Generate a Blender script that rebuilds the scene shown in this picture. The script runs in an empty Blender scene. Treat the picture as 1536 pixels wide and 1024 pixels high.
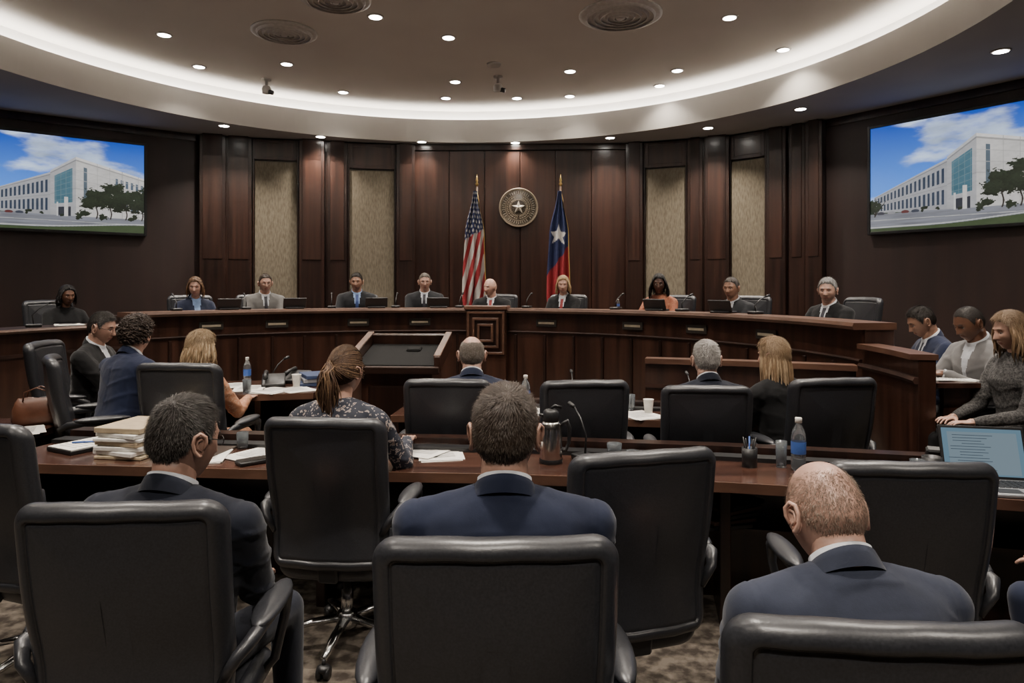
import bpy, bmesh, math, random
import numpy as np
from mathutils import Vector, Matrix
random.seed(7); RNG=np.random.default_rng(7)
sc=bpy.context.scene
COL=sc.collection
# ------------------------------------------------------------------ materials
def _new(name):
    m=bpy.data.materials.new(name); m.use_nodes=True
    nt=m.node_tree; b=nt.nodes['Principled BSDF']
    return m,nt,b
def noise_mat(name,c1,c2,rough=.5,scale=(5,5,5),detail=4,nscale=1.0,metal=0,bump=0,bdist=.01,spec=.5,lo=.35,hi=.65,sheen=0,coat=0):
    m,nt,b=_new(name)
    tc=nt.nodes.new('ShaderNodeTexCoord'); mp=nt.nodes.new('ShaderNodeMapping')
    mp.inputs['Scale'].default_value=scale
    nz=nt.nodes.new('ShaderNodeTexNoise'); nz.inputs['Scale'].default_value=nscale; nz.inputs['Detail'].default_value=detail
    cr=nt.nodes.new('ShaderNodeValToRGB')
    cr.color_ramp.elements[0].position=lo; cr.color_ramp.elements[0].color=(*c1,1)
    cr.color_ramp.elements[1].position=hi; cr.color_ramp.elements[1].color=(*c2,1)
    L=nt.links.new
    L(tc.outputs['Object'],mp.inputs['Vector']); L(mp.outputs['Vector'],nz.inputs['Vector'])
    L(nz.outputs['Fac'],cr.inputs['Fac']); L(cr.outputs['Color'],b.inputs['Base Color'])
    b.inputs['Roughness'].default_value=rough; b.inputs['Metallic'].default_value=metal
    b.inputs['Specular IOR Level'].default_value=spec
    if sheen: b.inputs['Sheen Weight'].default_value=sheen
    if coat: b.inputs['Coat Weight'].default_value=coat; b.inputs['Coat Roughness'].default_value=.18
    if bump:
        bp=nt.nodes.new('ShaderNodeBump'); bp.inputs['Strength'].default_value=bump; bp.inputs['Distance'].default_value=bdist
        L(nz.outputs['Fac'],bp.inputs['Height']); L(bp.outputs['Normal'],b.inputs['Normal'])
    return m
def plain(name,c,rough=.5,metal=0,spec=.5,trans=0,emit=0):
    k=.85
    m=noise_mat(name,tuple(x*k for x in c),c,rough,(30,30,30),2,1,metal,0,.01,spec)
    b=m.node_tree.nodes['Principled BSDF']
    if trans: b.inputs['Transmission Weight'].default_value=trans
    if emit:
        b.inputs['Emission Color'].default_value=(*c,1); b.inputs['Emission Strength'].default_value=emit
    return m
def emis(name,c,s):
    m=bpy.data.materials.new(name); m.use_nodes=True; nt=m.node_tree; nt.nodes.clear()
    e=nt.nodes.new('ShaderNodeEmission'); o=nt.nodes.new('ShaderNodeOutputMaterial')
    e.inputs[0].default_value=(*c,1); e.inputs[1].default_value=s; nt.links.new(e.outputs[0],o.inputs[0]); return m
def attr_mat(name,rough=.8,emit=0):
    m,nt,b=_new(name); a=nt.nodes.new('ShaderNodeAttribute'); a.attribute_name='Col'
    if emit:
        b.inputs['Base Color'].default_value=(0.01,.01,.01,1)
        nt.links.new(a.outputs['Color'],b.inputs['Emission Color']); b.inputs['Emission Strength'].default_value=emit
        b.inputs['Roughness'].default_value=.4
    else:
        nt.links.new(a.outputs['Color'],b.inputs['Base Color']); b.inputs['Roughness'].default_value=rough
    return m
def floral(name,base,c2,c3,sc_=45):
    m,nt,b=_new(name); tc=nt.nodes.new('ShaderNodeTexCoord'); v=nt.nodes.new('ShaderNodeTexVoronoi'); v.inputs['Scale'].default_value=sc_
    nz=nt.nodes.new('ShaderNodeTexNoise'); nz.inputs['Scale'].default_value=sc_*.7
    mx=nt.nodes.new('ShaderNodeMixRGB'); mx.inputs[0].default_value=.12
    cr=nt.nodes.new('ShaderNodeValToRGB'); e=cr.color_ramp.elements
    e[0].position=0; e[0].color=(*c3,1); e[1].position=.55; e[1].color=(*base,1)
    k=e.new(.3); k.color=(*c2,1); k2=e.new(.38); k2.color=(*base,1)
    L=nt.links.new; L(tc.outputs['Object'],nz.inputs['Vector']); L(tc.outputs['Object'],mx.inputs[1]); L(nz.outputs['Color'],mx.inputs[2])
    L(mx.outputs[0],v.inputs['Vector']); L(v.outputs['Distance'],cr.inputs['Fac']); L(cr.outputs['Color'],b.inputs['Base Color'])
    b.inputs['Roughness'].default_value=.8
    return m
WOOD_V=noise_mat('wood_wall',(.016,.0068,.0047),(.042,.0175,.0112),.32,(11,11,.5),8,1.3,bump=.04,coat=.25)
WOOD_D=noise_mat('wood_pilaster',(.010,.0047,.0034),(.029,.0123,.0082),.32,(14,14,.6),8,1.3,coat=.25)
WOOD_DAIS=noise_mat('wood_dais',(.020,.0084,.0056),(.056,.0235,.0147),.28,(9,9,.6),8,1.3,coat=.4)
WOOD_TRIM=noise_mat('wood_trim',(.075,.036,.023),(.125,.062,.039),.36,(3,3,9),5,1.2,coat=.15)
WOOD_TOP=noise_mat('wood_tabletop',(.030,.0130,.0094),(.080,.036,.024),.18,(1.2,14,14),6,1.2,coat=.7)
SIDEWALL=noise_mat('side_wall',(.016,.0067,.0052),(.024,.0100,.0076),.55,(6,6,.5),5,1)
FABRIC=noise_mat('wall_fabric',(.125,.105,.076),(.185,.158,.117),.95,(60,60,14),4,1,bump=.15,spec=.1)
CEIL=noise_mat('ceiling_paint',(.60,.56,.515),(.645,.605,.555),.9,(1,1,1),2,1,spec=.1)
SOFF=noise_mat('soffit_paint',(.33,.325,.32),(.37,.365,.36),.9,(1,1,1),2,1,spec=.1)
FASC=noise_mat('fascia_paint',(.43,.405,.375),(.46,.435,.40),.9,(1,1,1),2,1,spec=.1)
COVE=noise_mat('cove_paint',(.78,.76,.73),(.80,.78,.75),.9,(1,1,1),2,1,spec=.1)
VENTM=plain('vent_metal',(.52,.49,.46),.5,.1); VGAP=plain('vent_gap',(.02,.02,.02),.8)
BLACK=plain('black_plastic',(.012,.012,.013),.4); MATTEB=plain('matte_black',(.010,.010,.010),.85,0,.15)
LEATH=noise_mat('chair_leather',(.018,.019,.0225),(.028,.029,.034),.36,(60,60,60),5,3,bump=.14,bdist=.002,spec=.6)
CHROME=plain('chrome',(.6,.6,.6),.22,1)
STEEL=plain('steel',(.62,.60,.57),.2,1)
GOLD=plain('gold',(.6,.42,.16),.35,1)
PAPER=plain('paper',(.76,.74,.70),.9,spec=.1)
CARPET=noise_mat('carpet',(.045,.037,.031),(.15,.128,.105),.98,(9,9,9),8,1.6,bump=.5,bdist=.01,spec=.05,lo=.4,hi=.62)
# ------------------------------------------------------------------ mesh builder
def rotz(a): return np.array(Matrix.Rotation(a,3,'Z'))
def rotx(a): return np.array(Matrix.Rotation(a,3,'X'))
def roty(a): return np.array(Matrix.Rotation(a,3,'Y'))
class Bd:
    def __init__(s): s.v=[];s.f=[];s.m=[];s.s=[];s.n=0
    def add(s,v,f,mat=0,smooth=True):
        v=np.asarray(v,float).reshape(-1,3); n=s.n
        s.v.append(v)
        if isinstance(f,np.ndarray): f=(f+n).tolist()
        else: f=[[i+n for i in q] for q in f]
        s.f+=f
        if isinstance(mat,(int,np.integer)): s.m+=[int(mat)]*len(f)
        else: s.m+=[int(q) for q in mat]
        s.s+=[smooth]*len(f); s.n+=len(v)
    def merge(s,o,R=None,t=None,mm=None,k=1.0):
        v=np.concatenate(o.v)*k
        if R is not None: v=v@np.asarray(R).T
        if t is not None: v=v+np.asarray(t)
        n=s.n; s.v.append(v); s.f+=[[i+n for i in q] for q in o.f]
        s.m+=[mm[q] if mm else q for q in o.m]; s.s+=o.s; s.n+=len(v)
    def mesh(s,name,mats):
        me=bpy.data.meshes.new(name); v=np.concatenate(s.v)
        me.from_pydata(v.tolist(),[],s.f)
        for m in mats: me.materials.append(m)
        me.polygons.foreach_set('material_index',np.array(s.m,dtype=np.int32))
        me.polygons.foreach_set('use_smooth',np.array(s.s,dtype=bool)); me.update(); return me
    def obj(s,name,mats,loc=(0,0,0),rz=0):
        o=bpy.data.objects.new(name,s.mesh(name,mats)); o.location=loc; o.rotation_euler=(0,0,rz); COL.objects.link(o); return o
    # prims
    def box(s,c,size,mat=0,R=None,bev=.004,seg=1):
        bm=bmesh.new(); bmesh.ops.create_cube(bm,size=1)
        for v in bm.verts: v.co=Vector((v.co.x*size[0],v.co.y*size[1],v.co.z*size[2]))
        if bev>0:
            bev=min(bev,min(size)*.45)
            bmesh.ops.bevel(bm,geom=bm.edges[:],offset=bev,segments=seg,affect='EDGES',profile=.5)
        bm.verts.index_update()
        v=np.array([q.co[:] for q in bm.verts]); f=[[q.index for q in p.verts] for p in bm.faces]; bm.free()
        if R is not None: v=v@np.asarray(R).T
        s.add(v+np.array(c),f,mat,seg>1)
    def loft(s,rings,mat=0,close=True,cap=True,smooth=True):
        rings=[np.asarray(r,float) for r in rings]; n=len(rings[0]); v=np.concatenate(rings); f=[]
        for i in range(len(rings)-1):
            for j in range(n if close else n-1):
                a=i*n+j;b=i*n+(j+1)%n; f.append([a,b,b+n,a+n])
        if cap and close:
            f.append(list(range(n))[::-1]); k=(len(rings)-1)*n; f.append([k+j for j in range(n)])
        s.add(v,f,mat,smooth)
    def tube(s,pts,rad,mat=0,seg=10,flat=1.0,up=None,cap=True):
        pts=[np.asarray(p,float) for p in pts]
        if np.isscalar(rad): rad=[rad]*len(pts)
        u=None; rings=[]
        for i,p in enumerate(pts):
            t=pts[min(i+1,len(pts)-1)]-pts[max(i-1,0)]; t=t/(np.linalg.norm(t)+1e-9)
            if u is None:
                a=np.array([0,0,1.]) if abs(t[2])<.9 else np.array([1.,0,0])
                if up is not None: a=np.asarray(up,float)
                u=a-t*np.dot(a,t)
            else: u=u-t*np.dot(u,t)
            u=u/(np.linalg.norm(u)+1e-9); w=np.cross(t,u)
            an=np.linspace(0,2*math.pi,seg,endpoint=False)
            rings.append(p+rad[i]*(np.cos(an)[:,None]*u*flat+np.sin(an)[:,None]*w))
        s.loft(rings,mat,True,cap)
    def ell(s,c,r,mat=0,R=None,nu=16,nv=10):
        th=np.linspace(0,math.pi,nv+1)[1:-1]; ph=np.linspace(0,2*math.pi,nu,endpoint=False)
        v=[[0,0,1]]+[[math.sin(t)*math.cos(p),math.sin(t)*math.sin(p),math.cos(t)] for t in th for p in ph]+[[0,0,-1]]
        v=np.array(v)*np.array(r if not np.isscalar(r) else (r,r,r)); f=[]
        for j in range(nu): f.append([0,1+j,1+(j+1)%nu])
        for i in range(nv-2):
            for j in range(nu):
                a=1+i*nu+j;b=1+i*nu+(j+1)%nu; f.append([a,a+nu,b+nu,b])
        k=1+(nv-2)*nu; l=len(v)-1
        for j in range(nu): f.append([k+j,l,k+(j+1)%nu])
        if R is not None: v=v@np.asarray(R).T
        s.add(v+np.array(c),f,mat)
    def caps(s,a,b,r0,r1,seg=14,mat=0):
        s.ell(a,r0,mat,None,seg,10); s.ell(b,r1,mat,None,seg,10); s.tube([a,b],[r0,r1],mat,seg)
    def rev(s,prof,c=(0,0,0),mat=0,seg=24,smooth=True,cap=True):
        an=np.linspace(0,2*math.pi,seg,endpoint=False); c=np.array(c,float)
        s.loft([np.stack([r*np.cos(an),r*np.sin(an),np.full(seg,z)],1)+c for r,z in prof],mat,True,cap,smooth)
    def arc(s,c,prof,a0,a1,n=60,mat=0,smooth=False):
        rings=[]
        for a in np.linspace(math.radians(a0),math.radians(a1),n):
            rings.append([[c[0]+r*math.cos(a),c[1]+r*math.sin(a),z] for r,z in prof])
        s.loft(rings,mat,True,True,smooth)
    def strip(s,near,far,z0,z1,mat=0):
        rings=[[[a[0],a[1],z0],[a[0],a[1],z1],[b[0],b[1],z1],[b[0],b[1],z0]] for a,b in zip(near,far)]
        s.loft(rings,mat,True,True,False)
def remesh(bd,vox,it=6):
    me=bd.mesh('tmp',[]); o=bpy.data.objects.new('tmp',me); COL.objects.link(o)
    r=o.modifiers.new('r','REMESH'); r.mode='VOXEL'; r.voxel_size=vox
    if it: sm=o.modifiers.new('s','SMOOTH'); sm.factor=.5; sm.iterations=it
    dg=bpy.context.evaluated_depsgraph_get(); dg.update(); e=o.evaluated_get(dg); m=e.to_mesh()
    v=np.empty(len(m.vertices)*3); m.vertices.foreach_get('co',v); v=v.reshape(-1,3).copy()
    nn=np.empty(len(m.vertices)*3); m.vertices.foreach_get('normal',nn); remesh.n=nn.reshape(-1,3).copy()
    f=[list(p.vertices) for p in m.polygons]
    e.to_mesh_clear(); bpy.data.objects.remove(o); bpy.data.meshes.remove(me); return v,f
def sstep(a,b,x):
    t=np.clip((x-a)/(b-a),0,1); return t*t*(3-2*t)
# ------------------------------------------------------------------ human parts
def make_hand():
    b=Bd()
    b.ell((0,.045,0),(.040,.052,.014)); b.ell((0,.07,0),(.039,.028,.013)); b.ell((-.026,.035,-.005),(.018,.032,.015)); b.caps((0,-.02,0),(0,.02,0),.024,.026)
    for x,l,sp in ((-.030,.068,-.10),(-.010,.078,-.02),(.011,.072,.05),(.030,.056,.14)):
        p=np.array([x,.085,0.002]); a=.10; r=.0088
        for k,fr in enumerate((.45,.3,.25)):
            d=np.array([math.sin(sp)*math.cos(a),math.cos(a),-math.sin(a)]); q=p+d*l*fr
            b.caps(p,q,r,r*.92,8); p=q; r*=.92; a+=.32
    p=np.array([-.034,.03,-.004])
    for l,dx,dy,dz,r in ((.034,-.62,.75,-.1,.0115),(.028,-.35,.92,-.15,.0098)):
        q=p+np.array([dx,dy,dz])*l; b.caps(p,q,r,r*.92,8); p=q
    return remesh(b,.0042,3)
HAND=make_hand()
def head_geo(nu=104,nv=80,narrow=1.0):
    th=np.linspace(0.02,math.pi-.02,nv); ph=np.linspace(0,2*math.pi,nu,endpoint=False)
    T,P=np.meshgrid(th,ph,indexing='ij'); s=np.sin(T)**.88
    x=s*np.sin(P); y=s*np.cos(P); z=np.cos(T)
    low=np.clip(-z,0,1)
    X=.0755*x*narrow*(1+.05*np.exp(-((z-.15)/.4)**2)); Y=np.where(y>0,.091,.104)*y; Z=.117*z
    X=X*(1-.25*low**1.7)
    Y=np.where(y<0,Y*(1-.50*sstep(.1,.95,low)),Y*(1-.03*low))
    Y=Y+.006*low**2
    f=(y>.15).astype(float)*sstep(.1,.5,y)
    g=np.exp
    nose=.025*g(-(X/(.0085+.006*sstep(0,-.035,Z)))**2)*np.clip((.014-Z)/.05,0,1)*sstep(-.050,-.038,Z)
    eye=-.011*g(-((np.abs(X)-.031)/.015)**2-((Z-.002)/.011)**2)
    brow=.005*g(-((np.abs(X)-.026)/.024)**2-((Z-.026)/.008)**2)
    lip=.007*g(-(X/.021)**4)*(g(-((Z+.0615)/.005)**2)+g(-((Z+.0725)/.0055)**2))
    chin=.006*g(-(X/.02)**2-((Z+.1)/.012)**2)
    cheek=.004*g(-((np.abs(X)-.045)/.016)**2-((Z+.025)/.02)**2)
    Y=Y+f*(nose+eye+brow+lip+chin+cheek)
    v=np.stack([X,Y,Z],-1).reshape(-1,3)
    i=np.arange(nv-1)[:,None]*nu; j=np.arange(nu)[None,:]; j2=(j+1)%nu
    F=np.stack([i+j,i+nu+j,i+nu+j2,i+j2],-1).reshape(-1,4)
    return v,F,P.reshape(-1),nu,nv
HG={}
def smooth_noise(p,k,seed):
    r=np.random.default_rng(seed); o=np.zeros(len(p))
    for q in range(5):
        d=r.normal(size=3); d/=np.linalg.norm(d); o+=np.sin(p@d*k*(1+.6*q)+r.uniform(0,6))/(1+.5*q)
    return o/2.5
HAIRLINE={
 'short':([0,30,52,66,74,84,96,106,122,150,180],[.070,.066,.052,.02,-.012,.012,.034,.015,-.038,-.062,-.066]),
 'receding':([0,18,30,50,66,74,84,96,106,122,150,180],[.082,.088,.098,.075,.02,-.012,.012,.034,.015,-.038,-.062,-.066]),
 'woman':([0,30,52,70,90,110,150,180],[.074,.066,.04,0,-.03,-.05,-.07,-.075]),
}
def build_head(b,style,hc,R,t,detail,seed,earvis=True,glasses=False,female=False):
    """materials:0 skin 5 hair 6 hair2 7 eyewhite 8 dark 9 lips"""
    r=np.random.default_rng(seed); h=Bd()
    nar=.95 if female else 1.0
    nu,nv=(128,96) if detail>1 else (96,72)
    key=(nar,nu)
    if key not in HG: HG[key]=head_geo(nu,nv,nar)
    v,F,P,nu,nv=HG[key]
    vz=v[:,2];vx=v[:,0];vy=v[:,1]
    fc=v[F].mean(1); mats=np.zeros(len(F),int)
    mats[(fc[:,1]>.05)&(np.abs(fc[:,0])<.022)&(np.abs(fc[:,2]+.067)<.0085)]=9
    h.add(v,F,mats)
    top=[0.,0,v[:nu,2].max()+.0]; h.add(np.concatenate([v[:nu],[top]]),[[j,(j+1)%nu,nu] for j in range(nu)],0)
    h.add(np.concatenate([v[-nu:],[[0,v[-nu:,1].mean(),v[-nu:,2].min()]]]),[[(j+1)%nu,j,nu] for j in range(nu)],0)
    for sx in (-1,1):
        h.ell((sx*.030*nar,.0675,.0),(.0125,.012,.0085),7); h.ell((sx*.030*nar,.077,-.0005),(.0052,.0035,.0052),8)
        h.tube([(sx*.012,.0885,.0215),(sx*.028,.088,.0265),(sx*.045,.079,.022)],[.002,.0034,.0018],5,6)
        h.tube([(sx*.018,.0765,.004),(sx*.030,.0795,.0085),(sx*.042,.074,.004)],[.0022,.0028,.002],0,6)
        e=Bd(); e.ell((0,0,0),(.006,.017,.030),0,None,14,12)
        rim=[(0.006,.010,-.010),(.008,.014,.006),(.009,.010,.022),(.010,-.004,.030),(.011,-.016,.022),(.011,-.019,.004),(.009,-.013,-.014),(.006,-.002,-.027),(.003,.006,-.026)]
        e.tube(rim,[.003,.0035,.0045,.005,.005,.0048,.0045,.0062,.004],0,8)
        e.tube([(.006,.003,.016),(.008,-.008,.010),(.008,-.008,-.006),(.006,.004,-.014)],.003,0,6)
        Re=rotz(math.radians(-28)); pe=(np.concatenate(e.v)*1.08)@Re.T
        pe=pe*np.array([sx,1,1])+np.array([sx*.0805*nar,-.008,-.006])
        ff=[q if sx>0 else q[::-1] for q in e.f]; h.add(pe,ff,0)
    if glasses:
        for sx in (-1,1):
            an=np.linspace(0,2*math.pi,20)
            h.tube([(sx*.031+.021*math.cos(a),.094-.004*abs(math.cos(a)),-.002+.015*math.sin(a)) for a in an],.0013,8,6)
            h.tube([(sx*.052,.09,.004),(sx*.074,.06,.006),(sx*.086,-.005,.014),(sx*.084,-.02,-.004)],.0014,8,6)
        h.tube([(-.01,.096,0),(.01,.096,0)],.0012,8,6)
    az=np.abs(np.degrees(np.arctan2(vx,vy)))
    if style!='bald':
        kind='woman' if female else ('receding' if style in('receding','balding','horseshoe','stubble') else 'short')
        thr=np.interp(az,*HAIRLINE[kind]); m=sstep(-.002,.014,vz-thr+.003*smooth_noise(v,160,seed))
        th={'cropped':.003,'curly':.022,'full':.012,'short':.0055,'receding':.005,'horseshoe':.004,'balding':.004,'stubble':.0}.get(style,.011 if not female else .014)
        if female and style=='ponytail': th=.008
        flat_styles=('cropped','horseshoe','balding','stubble')
        if style in('horseshoe','balding','stubble'):
            rr=np.hypot(vx/.9,(vy+.012)/1.05)
            cut=sstep(.050,.072,rr)
            m=m*np.where(vz>.045,cut,1)
        n=v/np.linalg.norm(v,axis=1)[:,None]
        amp=.30 if style!='curly' else .5
        wv=smooth_noise(v*np.array([2,1,1]),150 if style!='curly' else 260,seed+1)
        off=m*(th*(1+amp*.5*wv)+.002)-.0035
        top_=sstep(.02,.1,vz); off+=m*th*(1.0 if style=='short' else .5)*top_*(style not in flat_styles)
        hv=v+n*off[:,None]
        keep=(m[F].max(1)>.02)
        if style!='stubble':
            h.add(hv,F[keep],5)
            h.add(np.concatenate([hv[:nu],[[0,0,hv[:nu,2].max()]]]),[[j,(j+1)%nu,nu] for j in range(nu)] if m[:nu].mean()>.4 else [],5)
        else: hv=v
        nb={0:0,1:1500,2:14000,3:6000}[detail]
        if style=='stubble': nb=int(nb*.6)
        cand=np.where(m>(.35 if style!='stubble' else .05))[0]
        if nb and len(cand):
            wgt=(np.sin(np.arccos(np.clip(vz[cand]/.118,-1,1)))+.05)*(m[cand]+.05)
            id_=r.choice(cand,nb,p=wgt/wgt.sum()); base=hv[id_]+r.normal(size=(nb,3))*.0018
            nn=n[id_]; wh=np.array([0.01,-.055,.095]) if style!='ponytail' else np.array([0,-.118,.035]); tt=base-wh
            if style=='ponytail': tt=-tt
            elif style in('long','bob','wavy'): wh=np.array([0,.02,.12]); tt=base-wh; tt[:,2]-=.08
            else: tt[:,2]-=.05*sstep(.06,.0,base[:,2])
            tt=tt-nn*(tt*nn).sum(1)[:,None]; tt/=np.linalg.norm(tt,axis=1)[:,None]+1e-6
            # clumping: neighbouring strands lean together
            cl=np.stack([smooth_noise(base,120,seed+31),smooth_noise(base,120,seed+32),smooth_noise(base,120,seed+33)],1)
            tt=tt+(cl*.30 if not female else cl*.05)
            tt=tt+r.normal(size=tt.shape)*((.12 if not female else .06) if style!='curly' else .8); tt/=np.linalg.norm(tt,axis=1)[:,None]
            up_=sstep(.0,.09,base[:,2])
            L=((r.uniform(.007,.011,nb)+up_*r.uniform(.003,.018,nb)) if style not in flat_styles else r.uniform(.004,.009,nb))[:,None]
            if female and style!='curly': L=r.uniform(.02,.04,nb)[:,None]
            w=np.cross(tt,nn); w/=np.linalg.norm(w,axis=1)[:,None]; ww={2:.00045,3:.0007,1:.0011}[detail]
            lift=(r.uniform(.0,.12,nb)+.16*up_*r.uniform(0,1,nb))[:,None]
            if female: lift=lift*.3
            p0=base-nn*.0008; p1=base+tt*L*.5+nn*L*(.08+lift*.5); p2=base+tt*L+nn*L*lift*.6
            if female and style!='curly': p2=p2-nn*L*.10
            V=np.stack([p0-w*ww,p0+w*ww,p1+w*ww*.8,p1-w*ww*.8,p2],1).reshape(-1,3)
            k=np.arange(nb)*5
            fq=np.stack([k,k+1,k+2,k+3],1).tolist(); ft=np.stack([k+3,k+2,k+4],1).tolist()
            pg=.14+.50*sstep(.05,-.03,base[:,2])
            if female: pg=np.full(nb,.4)
            mt=np.where(r.uniform(size=nb)<pg,6,5); h.add(V,fq+ft,list(mt)+list(mt))
    def lock(p,dirs,L,rad,mat,wave):
        pts=[];rr=[]; n_=9; ph=r.uniform(0,6); a=r.uniform(.5,1)*wave
        for i in range(n_):
            q=i/(n_-1); d=dirs(q); pts.append(p+d*L+np.array([math.sin(ph+q*7)*a*q,math.cos(ph*1.3+q*6)*a*q,0])); rr.append(rad*(1-q)**.5*.9+.0012 if q>.2 else rad*(.7+q))
        h.tube(pts,rr,mat,6,.7)
    if style in('long','bob','wavy'):
        Ln={'long':.30,'bob':.15,'wavy':.24}[style]; N=200 if detail>1 else 120
        for i in range(N):
            ph=r.uniform(-2.05,2.05); zz=r.uniform(-.01,.085)
            if abs(ph)>1.75: zz=r.uniform(.04,.075)
            rad_=math.sqrt(max(0,1-(zz/.118)**2)); sx=math.sin(ph);cy=-math.cos(ph)
            p=np.array([sx*(.078*rad_+.008),cy*(.098*rad_+.008),zz]); L=Ln*r.uniform(.75,1.05)
            o=np.array([sx*.022,cy*.012,0]) if style!='wavy' else np.array([sx*.04,cy*.03,0])
            def dr(q,o=o,L=L,ph=ph): return (o*math.sin(min(1,q*1.8)*1.57)*(1 if q<.6 else 1-(q-.6)*.6)+np.array([0,0,-L*q]))
            lock(p,dr,1.0,r.uniform(.004,.009),5 if r.uniform()<.6 else 6,.007 if style!='wavy' else .016)
    if style=='curly':
        for i in range(480):
            ph=r.uniform(-2.3,2.3); zz=r.uniform(-.06,.12); rad_=math.sqrt(max(0.03,1-(zz/.13)**2))
            if abs(ph)>1.5 and zz<.06: continue
            c=np.array([math.sin(ph)*.100*rad_,-math.cos(ph)*.120*rad_,zz+.01])
            d=r.normal(size=3); d/=np.linalg.norm(d); e=np.cross(d,[.3,.2,.9]); e/=np.linalg.norm(e)
            an=np.linspace(0,r.uniform(3.5,6),8); k=r.uniform(.009,.018)
            h.tube([c+k*(math.cos(a)*d+math.sin(a)*e) for a in an],[.0035]*7+[.001],5 if r.uniform()<.6 else 6,5)
    if style=='ponytail':
        for i in range(130):
            o=r.normal(size=2)*.010; L=.34*r.uniform(.6,1.05); s2=r.normal(size=2)*.016
            pts=[np.array([o[0]*.5,-.095,.035+o[1]*.5]),np.array([o[0],-.128,.032+o[1]])]
            for q in np.linspace(.12,1,8): pts.append(np.array([o[0]+s2[0]*math.sin(q*3)*1.6+.008*math.sin(q*9+i),-.138+.02*q+s2[1]*math.sin(q*3)+o[1],.03-L*q]))
            k=r.uniform(.35,.8); h.tube(pts,[.005*k]*2+[.006*k,.0065*k,.0065*k,.006*k,.005*k,.004*k,.003*k,.001],5 if r.uniform()<.5 else 6,6)
        for i in range(340):
            ph=r.uniform(-2.2,2.2); zz=r.uniform(-.04,.098); rad_=math.sqrt(max(0,1-(zz/.118)**2))
            p=np.array([math.sin(ph)*(.073*rad_+.011),-math.cos(ph)*(.1*rad_+.011),zz+.005]); e=np.array([0,-.118,.035])
            pts=[]
            for q in np.linspace(0,1,8):
                c=p*(1-q)+e*q; k=c/np.array([.088,.116,.130]); l=np.linalg.norm(k)
                if l<1: c=c/l if q<.85 else c
                pts.append(c)
            k=r.uniform(.5,1); h.tube(pts,[.001,.0022*k,.0026*k,.0026*k,.0026*k,.0024*k,.002*k,.002*k],5 if r.uniform()<.65 else 6,5)
        h.tube([(.014*math.cos(a),-.122,.034+.014*math.sin(a)) for a in np.linspace(0,6.28,12)],.005,8,6)
    b.merge(h,R,t)
def norm(a): return a/(np.linalg.norm(a)+1e-9)
SKIN={}
def skin(k):
    if k not in SKIN:
        c={'light':(.47,.275,.205),'pink':(.54,.325,.25),'tan':(.33,.18,.12),'brown':(.16,.074,.044),'dark':(.095,.045,.030)}[k]
        m=noise_mat('skin_'+k,tuple(q*.8 for q in c),c,.42,(25,25,25),5,1,spec=.5,bump=.08,bdist=.002)
        SKIN[k]=m
    return SKIN[k]
def cloth(name,c,k=.7):
    m=noise_mat(name,tuple(q*k for q in c),c,.82,(7,7,4),5,1.0,bump=.5,bdist=.012,spec=.15,sheen=.12,lo=.3,hi=.7)
    nt=m.node_tree; bs=nt.nodes['Principled BSDF']; wv=nt.nodes.new('ShaderNodeTexNoise'); wv.inputs['Scale'].default_value=420; wv.inputs['Detail'].default_value=2
    tc=[q for q in nt.nodes if q.type=='TEX_COORD'][0]; nt.links.new(tc.outputs['Object'],wv.inputs['Vector'])
    b2=nt.nodes.new('ShaderNodeBump'); b2.inputs['Strength'].default_value=.3; b2.inputs['Distance'].default_value=.001
    old=[q for q in nt.nodes if q.type=='BUMP' and q!=b2][0]
    nt.links.new(wv.outputs['Fac'],b2.inputs['Height']); nt.links.new(old.outputs['Normal'],b2.inputs['Normal']); nt.links.new(b2.outputs['Normal'],bs.inputs['Normal'])
    return m
EYEW=plain('eye_white',(.6,.58,.55),.3); DARK=plain('pupil_dark',(.01,.008,.007),.3); SHOE=plain('shoe_leather',(.012,.01,.009),.3)
HM={}
def hairm(c):
    if c not in HM: HM[c]=noise_mat('hair',tuple(q*.65 for q in c),c,.5,(150,150,25),4,1,spec=.25,bump=.3,bdist=.003)
    return HM[c]
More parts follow.
